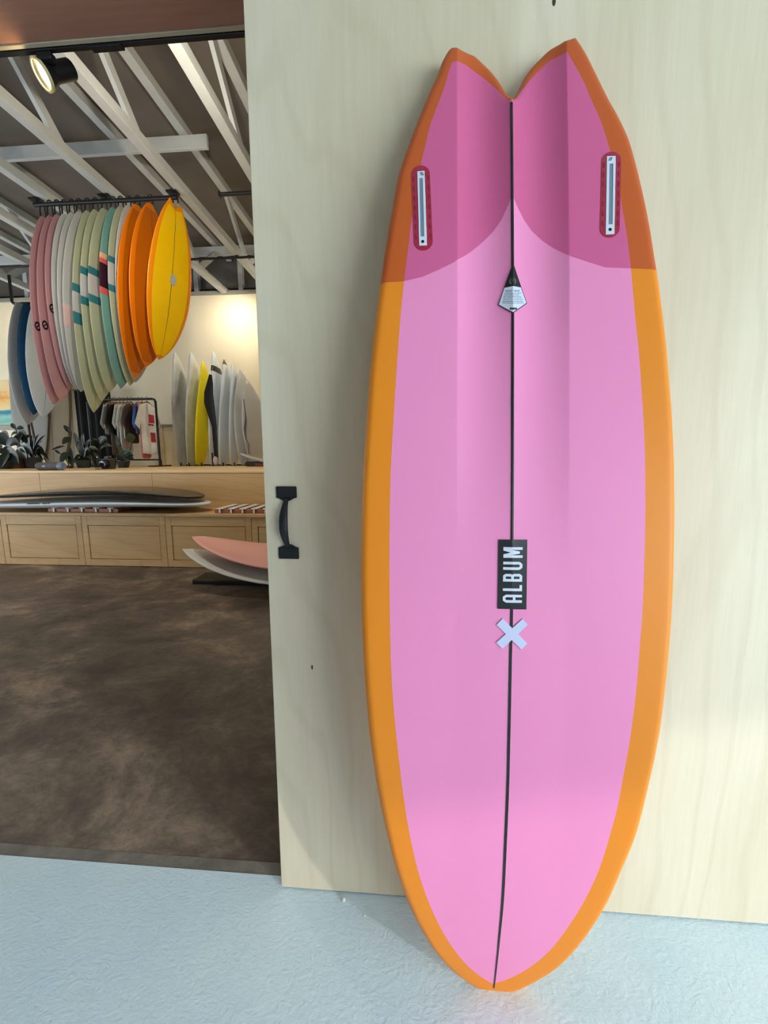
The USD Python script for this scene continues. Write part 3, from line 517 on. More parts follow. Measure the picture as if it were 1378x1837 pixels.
# --- the hanging rack under the trusses
RY = 3.6; rz = at(190, 361, RY)[2]; R0, R1 = at(62, 370, RY), at(318, 351, RY); R0[2] = R1[2] = rz
rk_ = Thing('hanging_rack', 'long black pipe rack hung from the roof trusses with surfboards on loops', 'rack', T((R0 + R1)/2))
rk_.part('rail', tube([R0, R1], .021, 12), M_black, 40, world=True)
for px in (66, 190, 312):
    p = at(px, 362, RY); b = A3(p[0], RY, rz)
    rk_.part('bracket', join(tube([b, b + A3(0, 0, .07)], .014, 8), bx(b[0]-.06, b[0]+.05, RY-.04, RY+.04, 3.695, 3.709), tube([b + A3(0, 0, .07), b + A3(-.07, 0, .062)], .014, 8)), M_black, 40, world=True)
sage_st = ((.435, .485, K_teal), (.585, .635, K_teal))
mid_white = (.487, .583, K_white)
HB = [  # tail x at the rail, nose (x, y) in the photo, width, body, extras, label
    (78, (96.5, 726), .52, K_pink, dict(marks=[('ring', (.80, .40, .045, M_ink))]), 'dusty pink surfboard hanging at the left end of the black rack'),
    (91, (109, 719), .52, K_pink, dict(marks=[('ring', (.80, .39, .045, M_ink))]), 'dusty pink surfboard hanging second from the left on the black rack'),
    (104, (124, 697), .52, K_pink, dict(marks=[('ring', (.80, .44, .045, M_ink))]), 'dusty pink surfboard hanging third from the left, beside the white boards'),
    (117, (133, 694), .52, K_white, {}, 'plain white surfboard hanging right beside the dusty pink boards'),
    (130, (139, 697), .52, K_white, {}, 'plain white surfboard hanging in the middle of three white boards'),
    (143, (145, 703), .52, K_white, dict(stripes=((.34, .46, mat('resin_rose_haze', (214, 186, 186), .35)),)), 'white surfboard with a faint rose band hanging beside the sage boards'),
    (158, (168, 740), .54, K_sage, dict(stripes=((.42, .475, K_teal), (.477, .57, K_white), (.572, .61, K_teal)), stringer=M_ink2), 'lowest hanging sage green surfboard with two teal stripes, leftmost of three'),
    (172, (182, 719), .54, K_sage, dict(stripes=((.475, .515, K_teal), (.517, .625, K_white), (.627, .665, K_teal)), stringer=M_ink2), 'sage green surfboard with two teal stripes, middle of three hanging'),
    (188, (196, 703), .56, K_sage, dict(stripes=((.455, .495, K_teal), (.497, .60, K_white), (.602, .64, K_teal)), stringer=M_ink2), 'sage green surfboard with two teal stripes, rightmost of three, beside the plum banded board'),
    (204, (216.5, 697), .54, K_mint, dict(stripes=((.49, .525, K_coral), (.525, .655, K_plum), (.655, .68, K_coral), (.68, .71, K_peach)), stringer=M_ink2), 'mint green surfboard with a plum and coral band hanging on the rack'),
    (217, (233, 692), .54, K_sage, dict(stripes=((.50, .535, K_teal), (.537, .655, K_white), (.657, .69, K_teal))), 'slim sage surfboard with teal stripes half hidden between mint and white boards'),
    (231, (243, 686), .54, K_white, dict(marks=[('text', (.84, .50, .055, M_ink))]), 'white surfboard with black lettering on its rail hanging beside the amber boards'),
    (247, (241, 677), .56, K_rust, dict(panel=K_amber, stringer=M_ink2), 'amber surfboard hanging lowest of the amber pair'),
    (270, (262, 658), .54, K_rust, dict(panel=K_amber, stringer=M_ink2), 'amber surfboard hanging directly behind the bright yellow one'),
    (315, (285, 645), .53, K_orange, dict(panel=K_yellow, stringer=M_ink2, notch=.07, outline=SWAL, marks=[('dot', (-.06, .52, .055, K_white))]), 'bright yellow swallow-tail surfboard with orange rails at the right end of the rack'),
]
FN = A3(.995, -.10, 0)
FN = A3(.995, -.10, 0)
nosesY = [RY - .02]*len(HB)
for i in range(len(HB)-2, -1, -1):                            # each board hangs clear of its right-hand neighbour
    (ax, ay), (nx, ny) = HB[i+1][1], HB[i][1]; lim = at(ax, ay, nosesY[i+1]) @ FN - .060
    while at(nx, ny, nosesY[i]) @ FN > lim: nosesY[i] += .004
for i, (tx, (nx, ny), W, body, kw, lab) in enumerate(HB):
    yy = 370 - (tx - 62)*19/256; top = at(tx, yy + (21 - 11*i/14), RY); nose = at(nx, ny, nosesY[i])
    kw = dict(kw); kw.setdefault('notch', .0); kw.setdefault('outline', PIN)
    tw = {12: .16, 13: .24, 14: .30}.get(i, .02 + .008*i)              # each board is twisted a little on its loop
    board('hanging_surfboard', lab, nose, top, A3(math.sqrt(1-tw*tw), -tw, 0), W, .050, body, rk=(.07, .03), group=None, **kw)
    # its loop over the rail: part of the rack
    b = A3(top[0], RY, rz); an = np.linspace(PI*.98, -PI*.02, 9)
    hook = [top + A3(-.022, -.012, .004), b + A3(-.026, -.004, -.05)] + [b + A3(.026*math.cos(a), 0, .03*math.sin(a) + .008) for a in an] + [b + A3(.022, .004, -.05), top + A3(.022, .010, .004)]
    rk_.part('loop', tube(hook, .0075, 6), M_black, 40, world=True)

# --- rails further back: the long light rail, a short empty rail, the left group's rail with three boards
z0 = at(330, 466, 4.95)[2]
t = Thing('light_rail', 'long thin black rail under the trusses in front of the rear wall', 'rail', T((-3.4, 4.95, z0)))
t.part('pipe', tube([(-6.4, 4.95, z0), (.4, 4.95, z0)], .016, 8), M_black, 40, world=True)
for X in (-2.12, -2.88, -3.62, -1.3): t.part('clip', bx(X-.02, X+.02, 4.93, 4.97, z0, 3.712), M_black, False, world=True)
p = at(395, 349, RY); t = Thing('empty_rail', 'short black rail by the door edge, high under the roof and empty', 'rail', T((p[0]+.4, RY, p[2])))
t.part('pipe', tube([p, p + A3(.9, 0, 0)], .02, 10), M_black, 40, world=True); t.part('end_cap', bx(p[0]-.012, p[0]+.006, RY-.024, RY+.024, p[2]-.024, p[2]+.024, .004), M_black, False, world=True)
t.part('hanger', tube([p + A3(.72, 0, .01), p + A3(.72, 0, 3.71 - p[2])], .012, 8), M_black, 40, world=True)
GY = 5.22; q0 = at(22, 545, GY); q1 = at(70, 544, GY); q1[2] = q0[2]
t = Thing('corner_rack', 'small black pipe rack holding three boards beside the painting', 'rack', T((q0+q1)/2))
t.part('rail', tube([q0 + A3(0, 0, 3.70 - q0[2]), q0 + A3(0, 0, .03), q0 + A3(.02, 0, .006), q0 + A3(.05, 0, 0), q1 + A3(.6, 0, 0)], .02, 10), M_black, 40, world=True)
t.part('loop', tube([q0 + A3(.17, 0, .02), q0 + A3(.15, -.01, -.1), q0 + A3(.10, -.01, -.2)], .012, 8), M_black, 40, world=True)
t.part('upright', tube([q1 + A3(.55, 0, 0), q1 + A3(.55, 0, 3.70 - q1[2])], .02, 8), M_black, 40, world=True)
board('hanging_surfboard', 'long white surfboard hanging leftmost, next to the painting', at(50, 762, GY-.05), at(44, 547, GY), FN, .60, .075, K_white, rk=(.07, .03), stringer=M_ink2)
board('hanging_surfboard', 'glossy navy blue surfboard hanging between two white boards', at(60, 744, GY-.1), at(55, 548, GY), FN, .50, .07, K_navy, rk=(.07, .03))
board('hanging_surfboard', 'white surfboard hanging right of the navy one, partly behind the pink boards', at(76.5, 749, GY-.15), at(74, 549, GY), FN, .56, .06, K_ice, rk=(.07, .03), stringer=M_ink2)

# ================================================================ bench of low cabinets, and the tall display platform behind it
BY, BZ, CY, CZ = 2.69, .50, 3.12, .872
for i in range(6):
    xa = -5.20 + .81*i; xb = xa + .806
    t = Thing('cabinet', ['plywood bench cabinet beyond the left edge', 'plywood bench cabinet cut by the left edge of the picture', 'plywood bench cabinet under the left half of the black board', 'plywood bench cabinet under the right half of the black board', 'plywood bench cabinet right behind the salmon pink board', 'plywood bench cabinet at the right, against the door edge'][i], 'cabinet', T((xa, BY, 0)))
    w = xb - xa
    t.part('carcass', bx(0, w, .02, .40, .03, BZ-.032, .002), M_cab, False)
    t.part('face_frame', join(bx(0, .055, 0, .022, .0, BZ-.032, .0015), bx(w-.055, w, 0, .022, .0, BZ-.032, .0015), bx(.055, w-.055, 0, .022, BZ-.115, BZ-.032, .0015), bx(.055, w-.055, 0, .022, 0, .062, .0015)), M_cab, False)
    dr = t.part('door', bx(.060, w-.060, .003, .02, .066, BZ-.119, .003), M_cab, False)
struct('trim_bench_end', bx(-.335, 2.4, BY, BY+.40, 0, BZ-.031, .002), M_cab)
t = Thing('bench_top', 'long plywood bench top carrying the black and white boards', 'bench top', T((-3, BY, BZ)))
t.part('slab', bx(-5.6, 2.4, BY-.012, CY, BZ-.03, BZ, .003), M_cab, False, world=True)
t = Thing('display_platform', 'tall plywood display platform behind the bench with plants and boards on it', 'platform', T((-3, CY, 0)))
for i in range(6): t.part('front_panel', bx(-6.0 + 1.22*i, -6.0 + 1.22*i + 1.217, CY, CY + .018, BZ, CZ - .02, .001), M_cab, False, world=True)
t.part('top', bx(-7.4, 1.0, CY - .006, RW - .001, CZ - .022, CZ, .002), M_top, False, world=True)
# boards lying on the bench, bottom up, on slatted racks
def slats(label, xa, xb, n):
    t = Thing('slatted_rack', label, 'rack', T((xa, 2.8, BZ)))
    mb, mw = mat('red_brown_wood', (150, 92, 66), .5), mat('white_slat', (224, 222, 216), .5)
    for yy in (2.72, 2.86, 3.0): t.part('runner', bx(xa, xb, yy, yy+.045, BZ+.001, BZ+.035, .003), mb, False, world=True)
    for k in range(n):
        x = xa + (xb-xa)*(k+.5)/n; t.part('slat', join(bx(x-.03, x+.03, 2.712, 3.06, BZ+.036, BZ+.046, .002), bx(x-.008, x+.008, 2.708, 2.714, BZ+.004, BZ+.046)), mw, False, world=True)
    return t
slats('slatted wooden rack with white straps on the bench, right of the white board', at(385, 917, 2.72)[0], -.55, 9)
slats('low slatted rack with white slat ends under the white longboard', at(86, 918, 2.72)[0], at(212, 918, 2.72)[0], 5)
e = at(377, 913, 2.86); z_ = BZ + .052
board('white_longboard', 'white longboard with black lettering lying bottom up on the bench', (e[0], 2.86, z_+.02), (e[0]-2.45, 2.86, z_), (0, -.02, 1), .54, .08, K_ice, LONG, rk=(.045, .02), marks=[('dashes', (.95, .60, .030, M_ink))])
e = at(366, 897, 2.86); f_ = at(-8, 905, 2.86)
board('black_surfboard', 'glossy black surfboard lying bottom up on top of the white longboard', (e[0], 2.85, z_+.085), (f_[0], 2.85, z_+.08), (0, -.02, 1), .52, .06, K_black, LONG, rk=(.075, .05))

# ================================================================ floor stand with two boards by the door edge
t = Thing('floor_stand', 'low black floor stand under the salmon pink and white boards', 'stand', T((-.3, 2.25, 0)))
a = atz(346, 1046, 0)
t.part('base_plate', bx(a[0], .9, 2.22, 2.44, -.004, .030, .006), M_black, False, world=True)
for x in (-.55, .35):
    t.part('upright', bx(x-.03, x+.03, 2.26, 2.34, .028, .11, .004), M_black, False, world=True); t.part('arm', bx(x-.03, x+.03, 1.95, 2.40, .10, .13, .006), M_black, False, world=True)
board('floor_surfboard', 'pale grey white surfboard under the salmon pink one on the floor stand', at(328, 985, 2.12), (.42, 2.2, .16), (0, .12, -1), .52, .055, c_('stone_white', (206, 208, 204)), FISH, rk=(.15, .06))
board('floor_surfboard', 'salmon pink surfboard on top of the stack on the floor stand by the door', at(345, 963, 2.14), (.40, 2.2, .25), (0, .12, -1), .52, .06, c_('salmon', (240, 172, 164)), FISH, rk=(.13, .05))

# ================================================================ boards standing in a floor rack on the platform
SY = 5.45
def standing(label, tip, base, W, body, tilt=0.0, out=ROUND, Tk=.10, Yt=None, face=(1, -.05, 0), **kw):
    b = at(*base, SY); b[2] = CZ + .012; tp = at(*tip, Yt or SY + .12)
    return board('standing_surfboard', label, tp, b, face, W, Tk, body, out, rk=(.09, .05), **kw)
K_bag, K_pw = mat('silver_board_bag', (196, 200, 198), .35, var=.12, vscale=5, bump=.25, bscale=14), c_('pale_blue_white', (214, 224, 232))
standing('tall silver grey wrapped surfboard standing leftmost on the platform', (314, 631), (327, 834), .52, K_bag, out=GUN)
standing('tall silver grey wrapped surfboard standing left of the yellow one', (343, 630), (343.5, 834), .48, K_bag, out=GUN)
standing('lemon yellow surfboard standing among the white ones on the platform', (364, 647), (358, 836), .46, K_lemon, out=GUN)
standing('white surfboard standing right of the yellow one, with a black wetsuit cord beside it', (383, 630), (384, 835), .48, K_pw, out=GUN, stripes=((.14, .19, M_ink),))
standing('white surfboard with a dark nose standing fifth on the platform', (402, 645), (400, 835), .46, K_pw, out=GUN, stripes=((.0, .05, c_('dark_nose', (70, 58, 56))),))
standing('white surfboard standing sixth on the platform, clear of any strap', (417, 649), (419, 835), .46, K_pw, out=GUN)
standing('white surfboard with a grey leash standing second from the door edge', (431, 663), (441, 835), .48, K_white, out=GUN, face=(.92, -.40, 0))
standing('smallest white surfboard standing rightmost, by the door edge', (442, 680), (458, 826), .44, K_white, out=GUN, face=(.88, -.48, 0), Yt=SY - .1)
# rack pegs that hold them
t = Thing('board_rack', 'low black floor rack with short pegs under the standing boards', 'rack', T((at(380, 835, SY)[0], SY - .2, CZ)))
xa, xb = at(318, 835, SY)[0], at(462, 835, SY)[0]
t.part('rear_bar', bx(xa, xb, SY + .12, SY + .15, CZ, CZ + .02, .003), M_black, False, world=True)
for px in (335, 349, 371, 391, 409, 429, 449):
    p = at(px, 835, SY); t.part('peg', tube([(p[0], SY - .16, CZ), (p[0], SY - .16, CZ + .20 if px in (391,) else CZ + .05)], .013, 8), M_black, 40, world=True)
# hanging wetsuit vest strap of the fourth board, a crumpled white wax comb bag, the tray board, the wooden block, the leash
p = at(377, 705, SY - .32)
def leafy(pts, ws, nrm, cup=.15, n=None):
    """A blade along a curved spine: widths ws, facing nrm, folded a little along its middle."""
    P = np.asarray(pts, float); tg = np.gradient(P, axis=0); V, Fs = [], []
    for i, (q, w) in enumerate(zip(P, ws)):
        tt = unit(tg[i]); sdv = unit(np.cross(tt, nrm)); nn = np.cross(sdv, tt)
        for a in (-1, -.5, 0, .5, 1): V.append(q + sdv*a*w/2 + nn*abs(a)*w*cup)
    k = len(V); V += [v - unit(nrm)*.0012 for v in V]
    for i in range(len(P)-1):
        for j in range(4):
            a = i*5+j; Fs += [(a, a+1, a+6), (a, a+6, a+5), (k+a, k+a+6, k+a+1), (k+a, k+a+5, k+a+6)]
        for j in (0, 4):
            a = i*5+j; e = [(a, a+5, k+a+5), (a, k+a+5, k+a)]; Fs += e if j == 0 else [x[::-1] for x in e]
    return (np.array(V), np.array(Fs))
ws_pts = np.array([at(378, 672, SY-.34), at(377, 690, SY-.34), at(375, 705, SY-.34), at(376, 722, SY-.34), at(380, 742, SY-.33), at(385, 765, SY-.33), at(387, 800, SY-.33), at(389, 832, SY-.32)])
one('board_sock', leafy(ws_pts, [.04, .09, .12, .14, .11, .07, .06, .05], A3(.3, -1, 0), .25), mat('black_neoprene', (26, 28, 34), .7), 'black folded neoprene strap hanging down beside the fourth standing board', 'strap')
cpt = at(388.5, 815, SY - .36); m = trimesh.creation.icosphere(3, .05); v = np.array(m.vertices)*A3(.75, .7, 1.25); v *= (1 + .5*(meshkit.fbm(v*22, 3, 4) - .5))[:, None]
one('crumpled_cloth', (v + A3(cpt[0], SY-.40, CZ + .085), np.array(m.faces)), mat('blush_cloth', (206, 190, 190), .8, bump=.2), 'crumpled pale cloth between two standing boards', 'cloth')
a = at(432, 815, SY-.5); b_ = at(486, 835, SY-.5)
t = Thing('wax_tray', 'white shallow boat-shaped tray on a black foot by the door edge', 'tray', T((b_[0]-.1, SY-.5, CZ)))
ns = 15; V = []
for i, sx in enumerate(np.linspace(0, 1, ns)):
    w2 = .16*math.sin(PI*min(1, .5*sx+.02))**.7; z0_ = CZ + .02 + .15*(1-sx)**1.8
    for ang in np.linspace(PI, 2*PI, 9): V.append((a[0] + (b_[0]+.15-a[0])*sx, SY-.5 + w2*math.cos(ang), z0_ + .05*(math.sin(ang)+1)*(.2+.8*sx)))
Fq = [(i*9+j, (i+1)*9+j, (i+1)*9+j+1, i*9+j+1) for i in range(ns-1) for j in range(8)]
V = np.array(V); n9 = len(V); V2 = V + A3(0, 0, .012); Fq = np.array(Fq)
rimf = [(i*9+j, i*9+j+n9, (i+1)*9+j+n9, (i+1)*9+j) for i in range(ns-1) for j in (0, 8)]
t.part('shell', (np.vstack([V, V2]), np.vstack([Fq, Fq[:, ::-1] + n9, np.array(rimf)])), K_white, True, world=True)
t.part('foot', bx(a[0]+.10, a[0]+.36, SY-.56, SY-.42, CZ, CZ+.07, .004), M_black, False, world=True)
q = at(466, 837, 4.9); one('wooden_block', bx(q[0]-.035, q[0]+.12, 4.82, 4.92, CZ, CZ+.045, .004), mat('brown_block', (104, 58, 36), .5), 'small brown wooden block on the platform edge by the door', 'block')
lp = [at(x, y, SY-.36) for x, y in ((437, 716), (440, 738), (441, 752), (439, 770), (441, 785), (444, 793), (447, 797), (446, 808), (447, 815))]
one('board_leash', tube(lp, [.006, .007, .014, .016, .010, .006, .007, .007, .006], 8), mat('leash_grey', (70, 74, 82), .5), 'dark grey leash cord hanging down the white board by the door edge', 'leash')

# ================================================================ clothes rack and garments
CRY = 5.0; ra, rb, rc = at(176, 718, CRY), at(278.5, 715.5, CRY), at(290.5, 836, CRY); zt = rb[2]; xr = rb[0]
ck = Thing('clothes_rack', 'black pipe clothes rack standing on the platform with garments on wooden hangers', 'clothes rack', T((xr-.6, CRY, CZ)))
ck.part('top_bar', tube([(xr-1.05, CRY, zt), (xr-.05, CRY, zt), (xr-.012, CRY, zt-.012), (xr, CRY, zt-.05)], .017, 10), M_black, 40, world=True)
for x in (xr, xr-1.05):
    ck.part('post', tube([(x, CRY, zt-.03), (x, CRY, CZ+.01)], .016, 10), M_black, 40, world=True)
    ck.part('foot', bx(x-.03, x+.03, CRY-.24, CRY+.24, CZ, CZ+.018, .003), M_black, False, world=True)
    ck.part('joint', tube([(x, CRY, CZ+.02), (x, CRY, CZ+.10)], .027, 10), M_black, 40, world=True)
ck.part('shelf_bar', tube([(xr, CRY-.02, CZ+.10), (xr-1.05, CRY-.02, CZ+.10)], .010, 8), M_black, 40, world=True)
M_hang = mat('hanger_wood', (150, 108, 70), .5)
def garment(label, px, kind, m, length, w=.46, yaw=.30, print_=None, cat='t-shirt', sleeve=.22):
    """A garment on a wooden hanger: its own outline, hung across the bar, with folds and thickness."""
    top = at(px, 735, CRY); x = top[0]; zs = zt - .085; c, s_ = math.cos(yaw), math.sin(yaw)
    t = Thing(kind, label, cat, mat4((s_, -c, 0), (c, s_, 0), (0, 0, 1), (x, CRY, zt)))          # local x across the shoulders, y is the garment's face
    if kind == 'trousers': pts = [(-.19, -.06), (-.20, -length), (-.02, -length-.02), (0, -.45), (.02, -length-.02), (.20, -length), (.19, -.06)]
    else:
        h = w/2; pts = [(-.07, -.055), (-h*.86, -.10), (-h-sleeve*.55, -.12-sleeve*1.15), (-h-sleeve*.12, -.145-sleeve*1.35), (-h*.90, -.30), (-h*.93, -length), (0, -length-.012), (h*.93, -length), (h*.90, -.30), (h+sleeve*.12, -.145-sleeve*1.35), (h+sleeve*.55, -.12-sleeve*1.15), (h*.86, -.10), (.07, -.055), (0, -.085)]
    P = Polygon(pts).buffer(.012).buffer(-.006); b0, b1, b2, b3 = P.bounds; gx, gy = np.meshgrid(np.arange(b0, b2, .022), np.arange(b1, b3, .022)); g = np.stack([gx.ravel(), gy.ravel()], 1)
    g = g[shapely.contains_xy(P.buffer(-.012), g[:, 0], g[:, 1])]; ex = dense(np.asarray(P.exterior.coords), .016)[:-1]; A = np.vstack([ex, g]); tr = Delaunay(A).simplices; ce = A[tr].mean(1)
    tr = tr[shapely.contains_xy(P, ce[:, 0], ce[:, 1])]; cr_ = np.cross(A[tr[:, 1]]-A[tr[:, 0]], A[tr[:, 2]]-A[tr[:, 0]]); tr[cr_ < 0] = tr[cr_ < 0][:, ::-1]
    sdist = shapely.distance(shapely.points(A), P.exterior); th = .013*(1-(1-np.clip(sdist/.07, 0, 1))**2)**.5 + .001
    fold = (meshkit.noise(np.c_[A[:, 0]*17, A[:, 1]*1.6, 0*A[:, 0] + px], 3) - .5)*.020*np.clip(-A[:, 1]/.4, 0, 1)
    f1, f2 = np.c_[A[:, 0], fold + th, A[:, 1]], np.c_[A[:, 0], fold - th, A[:, 1]]; n = len(A)
    e = len(ex); rim = [(i, (i+1) % e, (i+1) % e + n) for i in range(e)] + [(i, (i+1) % e + n, i+n) for i in range(e)]
    t.part('cloth', (np.vstack([f1, f2]), np.vstack([tr[:, ::-1], tr + n, np.array(rim)])), m, 60)
    hw = min(w*.42, .2)
    t.part('hanger', join(tube([(-hw, 0, -.098), (-.05, 0, -.052), (0, 0, -.042), (.05, 0, -.052), (hw, 0, -.098)], [.007, .010, .012, .010, .007], 8), tube([(0, 0, -.045), (0, 0, -.005)] + [(.022*math.cos(a)-.0, 0, .022*math.sin(a)+.012) for a in np.linspace(-PI*.35, PI*1.05, 8)], .0032, 6)), M_hang, 40)
    if print_:
        for (u0, u1, v0, v1) in print_:
            e_ = bx(u0, u1, -.001, .001, v0, v1); v, f = trimesh.remesh.subdivide_to_size(*e_[:2], .03, max_iter=6) if e_[1].shape[1] == 3 else e_
            v = np.array(v); k = cKDTree(A).query(v[:, [0, 2]], k=3)[1]; v[:, 1] += (fold + th)[k].mean(1) + .002; t.part('print', (v, f), mat('red_print', (190, 50, 66), .7), False)
    return t
cl = lambda n, rgb: mat('cloth_' + n, rgb, .85, .2, var=.06, vscale=12, bump=.15, bscale=60)
C_w, C_bk, C_gr, C_st, C_bl, C_pk, C_br, C_ta, C_ng = cl('white', (242, 244, 248)), cl('black', (22, 22, 26)), cl('grey', (112, 104, 104)), cl('stone', (226, 224, 208)), cl('blue', (92, 142, 206)), cl('pink', (226, 140, 140)), cl('brown', (96, 70, 66)), cl('tan', (150, 132, 110)), cl('mushroom', (120, 108, 100))
garment('white short-sleeved shirt hanging at the left end of the clothes rack', 197, 'shirt', C_w, .50)
garment('grey shirt hanging second on the clothes rack, right of the first white one', 203, 'shirt', C_gr, .52)
garment('long taupe trousers hanging low under the left end of the clothes rack', 206, 'trousers', C_ng, .80, cat='trousers')
garment('black short-sleeved shirt hanging third from the left on the clothes rack', 210, 'shirt', C_bk, .50)
garment('long off-white shirt hanging right beside the black one', 216.5, 'shirt', C_st, .66)
garment('long white shirt with grey shadow stripes hanging in the middle of the rack', 223, 'shirt', C_w, .76)
garment('stone coloured shirt hanging right of the middle of the clothes rack', 230, 'shirt', C_st, .58)
garment('dark brown shirt hanging before the gap on the clothes rack', 236, 'shirt', C_br, .62)
garment('sky blue shirt hanging left of the pink trousers on the clothes rack', 250, 'shirt', C_bl, .50, w=.42)
garment('long pink trousers hanging low on the clothes rack', 256, 'trousers', C_pk, .84, cat='trousers')
garment('white shirt with red print hanging last at the right end of the clothes rack', 265, 'shirt', C_w, .78, yaw=.12, print_=[(-.13, .02, -.34, -.22), (-.10, .05, -.38, -.355), (-.12, .0, -.62, -.48)])

# ================================================================ what stands against the rear wall
WY = 6.0
p0, p1 = at(147, 835, 5.72), at(194, 700, 5.72); V, Fs = [], []
xs = np.linspace(p0[0], p1[0]+.02, 60)
for zz in (CZ+.002, (CZ + p1[2])/2, p1[2]):
    for x in xs: V.append((x, 5.72 + .022*math.sin(x*46) + .012*math.sin(x*17+1), zz))
for zz in (CZ+.002, (CZ + p1[2])/2, p1[2]):
    for x in xs: V.append((x, 5.732 + .022*math.sin(x*46) + .012*math.sin(x*17+1), zz))
n = len(xs)
for r in range(2):
    for i in range(n-1): a = r*n+i; Fs += [(a, a+1, a+n+1), (a, a+n+1, a+n)]; a += 3*n; Fs += [(a, a+n+1, a+1), (a, a+n, a+n+1)]
for i in range(n-1): a = 2*n+i; Fs += [(a, a+1, a+3*n+1), (a, a+3*n+1, a+3*n)]
for r in range(2):
    for i, sg in ((0, 1), (n-1, -1)): a = r*n+i; e = [(a, a+n, a+4*n), (a, a+4*n, a+3*n)]; Fs += e if sg > 0 else [q[::-1] for q in e]
t = Thing('curtain', 'black curtain hanging at the rear wall left of the clothes', 'curtain', T(((p0[0]+p1[0])/2, 5.72, CZ)))
t.part('drape', (np.array(V), np.array(Fs)), mat('black_drape', (14, 15, 18), .9), 60, world=True)
t.part('rod', tube([(p0[0]-.03, 5.726, p1[2]+.012), (p1[0]+.04, 5.726, p1[2]+.012)], .012, 8), M_black, 40, world=True)
for k, (px, lab, m, h, dy) in enumerate(((75, 'pale grey longboard leaning on the rear wall behind the bushy plants', c_('fog', (140, 140, 136), .5), 2.35, .26), (101, 'tan longboard leaning on the rear wall, left of the cream one', c_('oat', (150, 136, 112), .5), 2.45, .13), (127, 'cream longboard leaning on the rear wall beside the black curtain', c_('cream', (176, 164, 138), .5), 2.4, 0))):
    b = at(px, 833, 5.78); board('leaning_longboard', lab, (b[0]-.02, 6.10 - dy, CZ + h), (b[0], 5.88 - dy, CZ + .012), (.25, -1, 0), .56, .06, m, LONG, rk=(.05, .03), stringer=M_ink2)
for k, (px, q) in enumerate(((48, 62), (53, 72))):
    a, b = at(px, 745, 5.30), at(q, 832, 5.12); b[2] = CZ
    one('leaning_pole', tube([b, a + (a-b)*.12], .016, 8), mat('dark_pole', (52, 38, 34), .5), ['dark thin pole leaning on the wall by the painting', 'dark thin pole leaning right of the other, before the grey longboard'][k], 'pole')
# painting: warm sky over a teal sea
a, b = at(-60, 684, RW-.03), at(35.5, 762, RW-.03)
t = Thing('painting', 'unframed abstract beach painting in warm orange and teal on the rear wall', 'painting', T((b[0]-.3, RW, b[2])))
hgt = a[2]-b[2]
M_art = usdkit.material(stage, '/World/Looks/painted_canvas', {
    'g': ('geometry', {}), 'x': ('separate_xyz', {}), 'n': ('noise_texture', {'scale': 2.2, 'detail': 5.0, 'distortion': .6}), 'ns': ('math', {'math_type': 'multiply_add', 'value2': .16*hgt, 'value3': -.08*hgt}), 'add': ('math', {'math_type': 'add'}),
    'mr': ('map_range', {'from_min': float(b[2]), 'from_max': float(a[2])}), 'r': ('rgb_ramp', {'ramp': [(0, lin((172, 196, 178))), (.10, lin((120, 178, 172))), (.2, lin((150, 200, 190))), (.28, lin((52, 130, 160))), (.33, lin((70, 150, 170))), (.36, lin((236, 214, 160))), (.6, lin((240, 190, 110))), (.8, lin((238, 206, 150))), (1, lin((236, 216, 170)))]}),
    'mpo': ('mapping', {'mapping_type': 'point', 'scale': (.9, 1, 1.6)}), 'n2': ('noise_texture', {'scale': 2.6, 'detail': 4.0}), 'r2': ('rgb_ramp', {'ramp': [(.54, (0, 0, 0)), (.68, (1, 1, 1))]}), 'gt': ('math', {'math_type': 'greater_than', 'value2': .38}), 'f': ('math', {'math_type': 'multiply'}), 'mx': ('mix_color', {'blend_type': 'mix', 'b': lin((222, 120, 50))}), 'p': ('principled_bsdf', {'roughness': .8})},
    [('g.position', 'x.vector'), ('g.position', 'n.vector'), ('g.position', 'mpo.vector'), ('mpo.vector', 'n2.vector'), ('n.fac', 'ns.value1'), ('x.z', 'add.value1'), ('ns.value', 'add.value2'), ('add.value', 'mr.value'), ('mr.result', 'r.fac'), ('n2.fac', 'r2.fac'), ('mr.result', 'gt.value1'), ('r2.color', 'f.value1'), ('gt.value', 'f.value2'), ('f.value', 'mx.fac'), ('r.color', 'mx.a'), ('mx.result', 'p.base_color')], 'p.BSDF')
t.part('canvas', bx(a[0], b[0], RW-.034, RW-.005, b[2], a[2], .002), M_art, False, world=True)
a2_, b2_ = at(-60, 764, RW-.02), at(41, 771, RW-.02)
one('picture_ledge', bx(a2_[0], b2_[0], RW-.05, RW-.002, b2_[2], a2_[2], .003), mat('ledge_grey', (150, 146, 136), .6), 'narrow grey ledge on the rear wall just under the painting', 'ledge')
# tan panel with a dark cap rail right of the clothes rack
a, b = at(283, 766, 6.1), at(303, 834, 6.1)
t = Thing('wall_panel', 'tan wainscot panel with a darker cap on the rear wall right of the clothes rack', 'panel', T(((a[0]+b[0])/2, 6.15, CZ)))
t.part('panel', bx(a[0], b[0]+1.2, 6.15, RW-.002, CZ, a[2], .003), mat('tan_panel', (202, 182, 138), .6), False, world=True)
t.part('cap', bx(a[0]-.02, b[0]+1.2, 6.13, RW-.002, a[2]-.002, a[2]+.045, .004), mat('taupe_cap', (122, 112, 92), .6), False, world=True)
t.part('stile', bx(a[0]-.01, a[0]+.06, 6.135, 6.152, CZ, a[2], .002), mat('tan_stile', (190, 166, 122), .6), False, world=True)

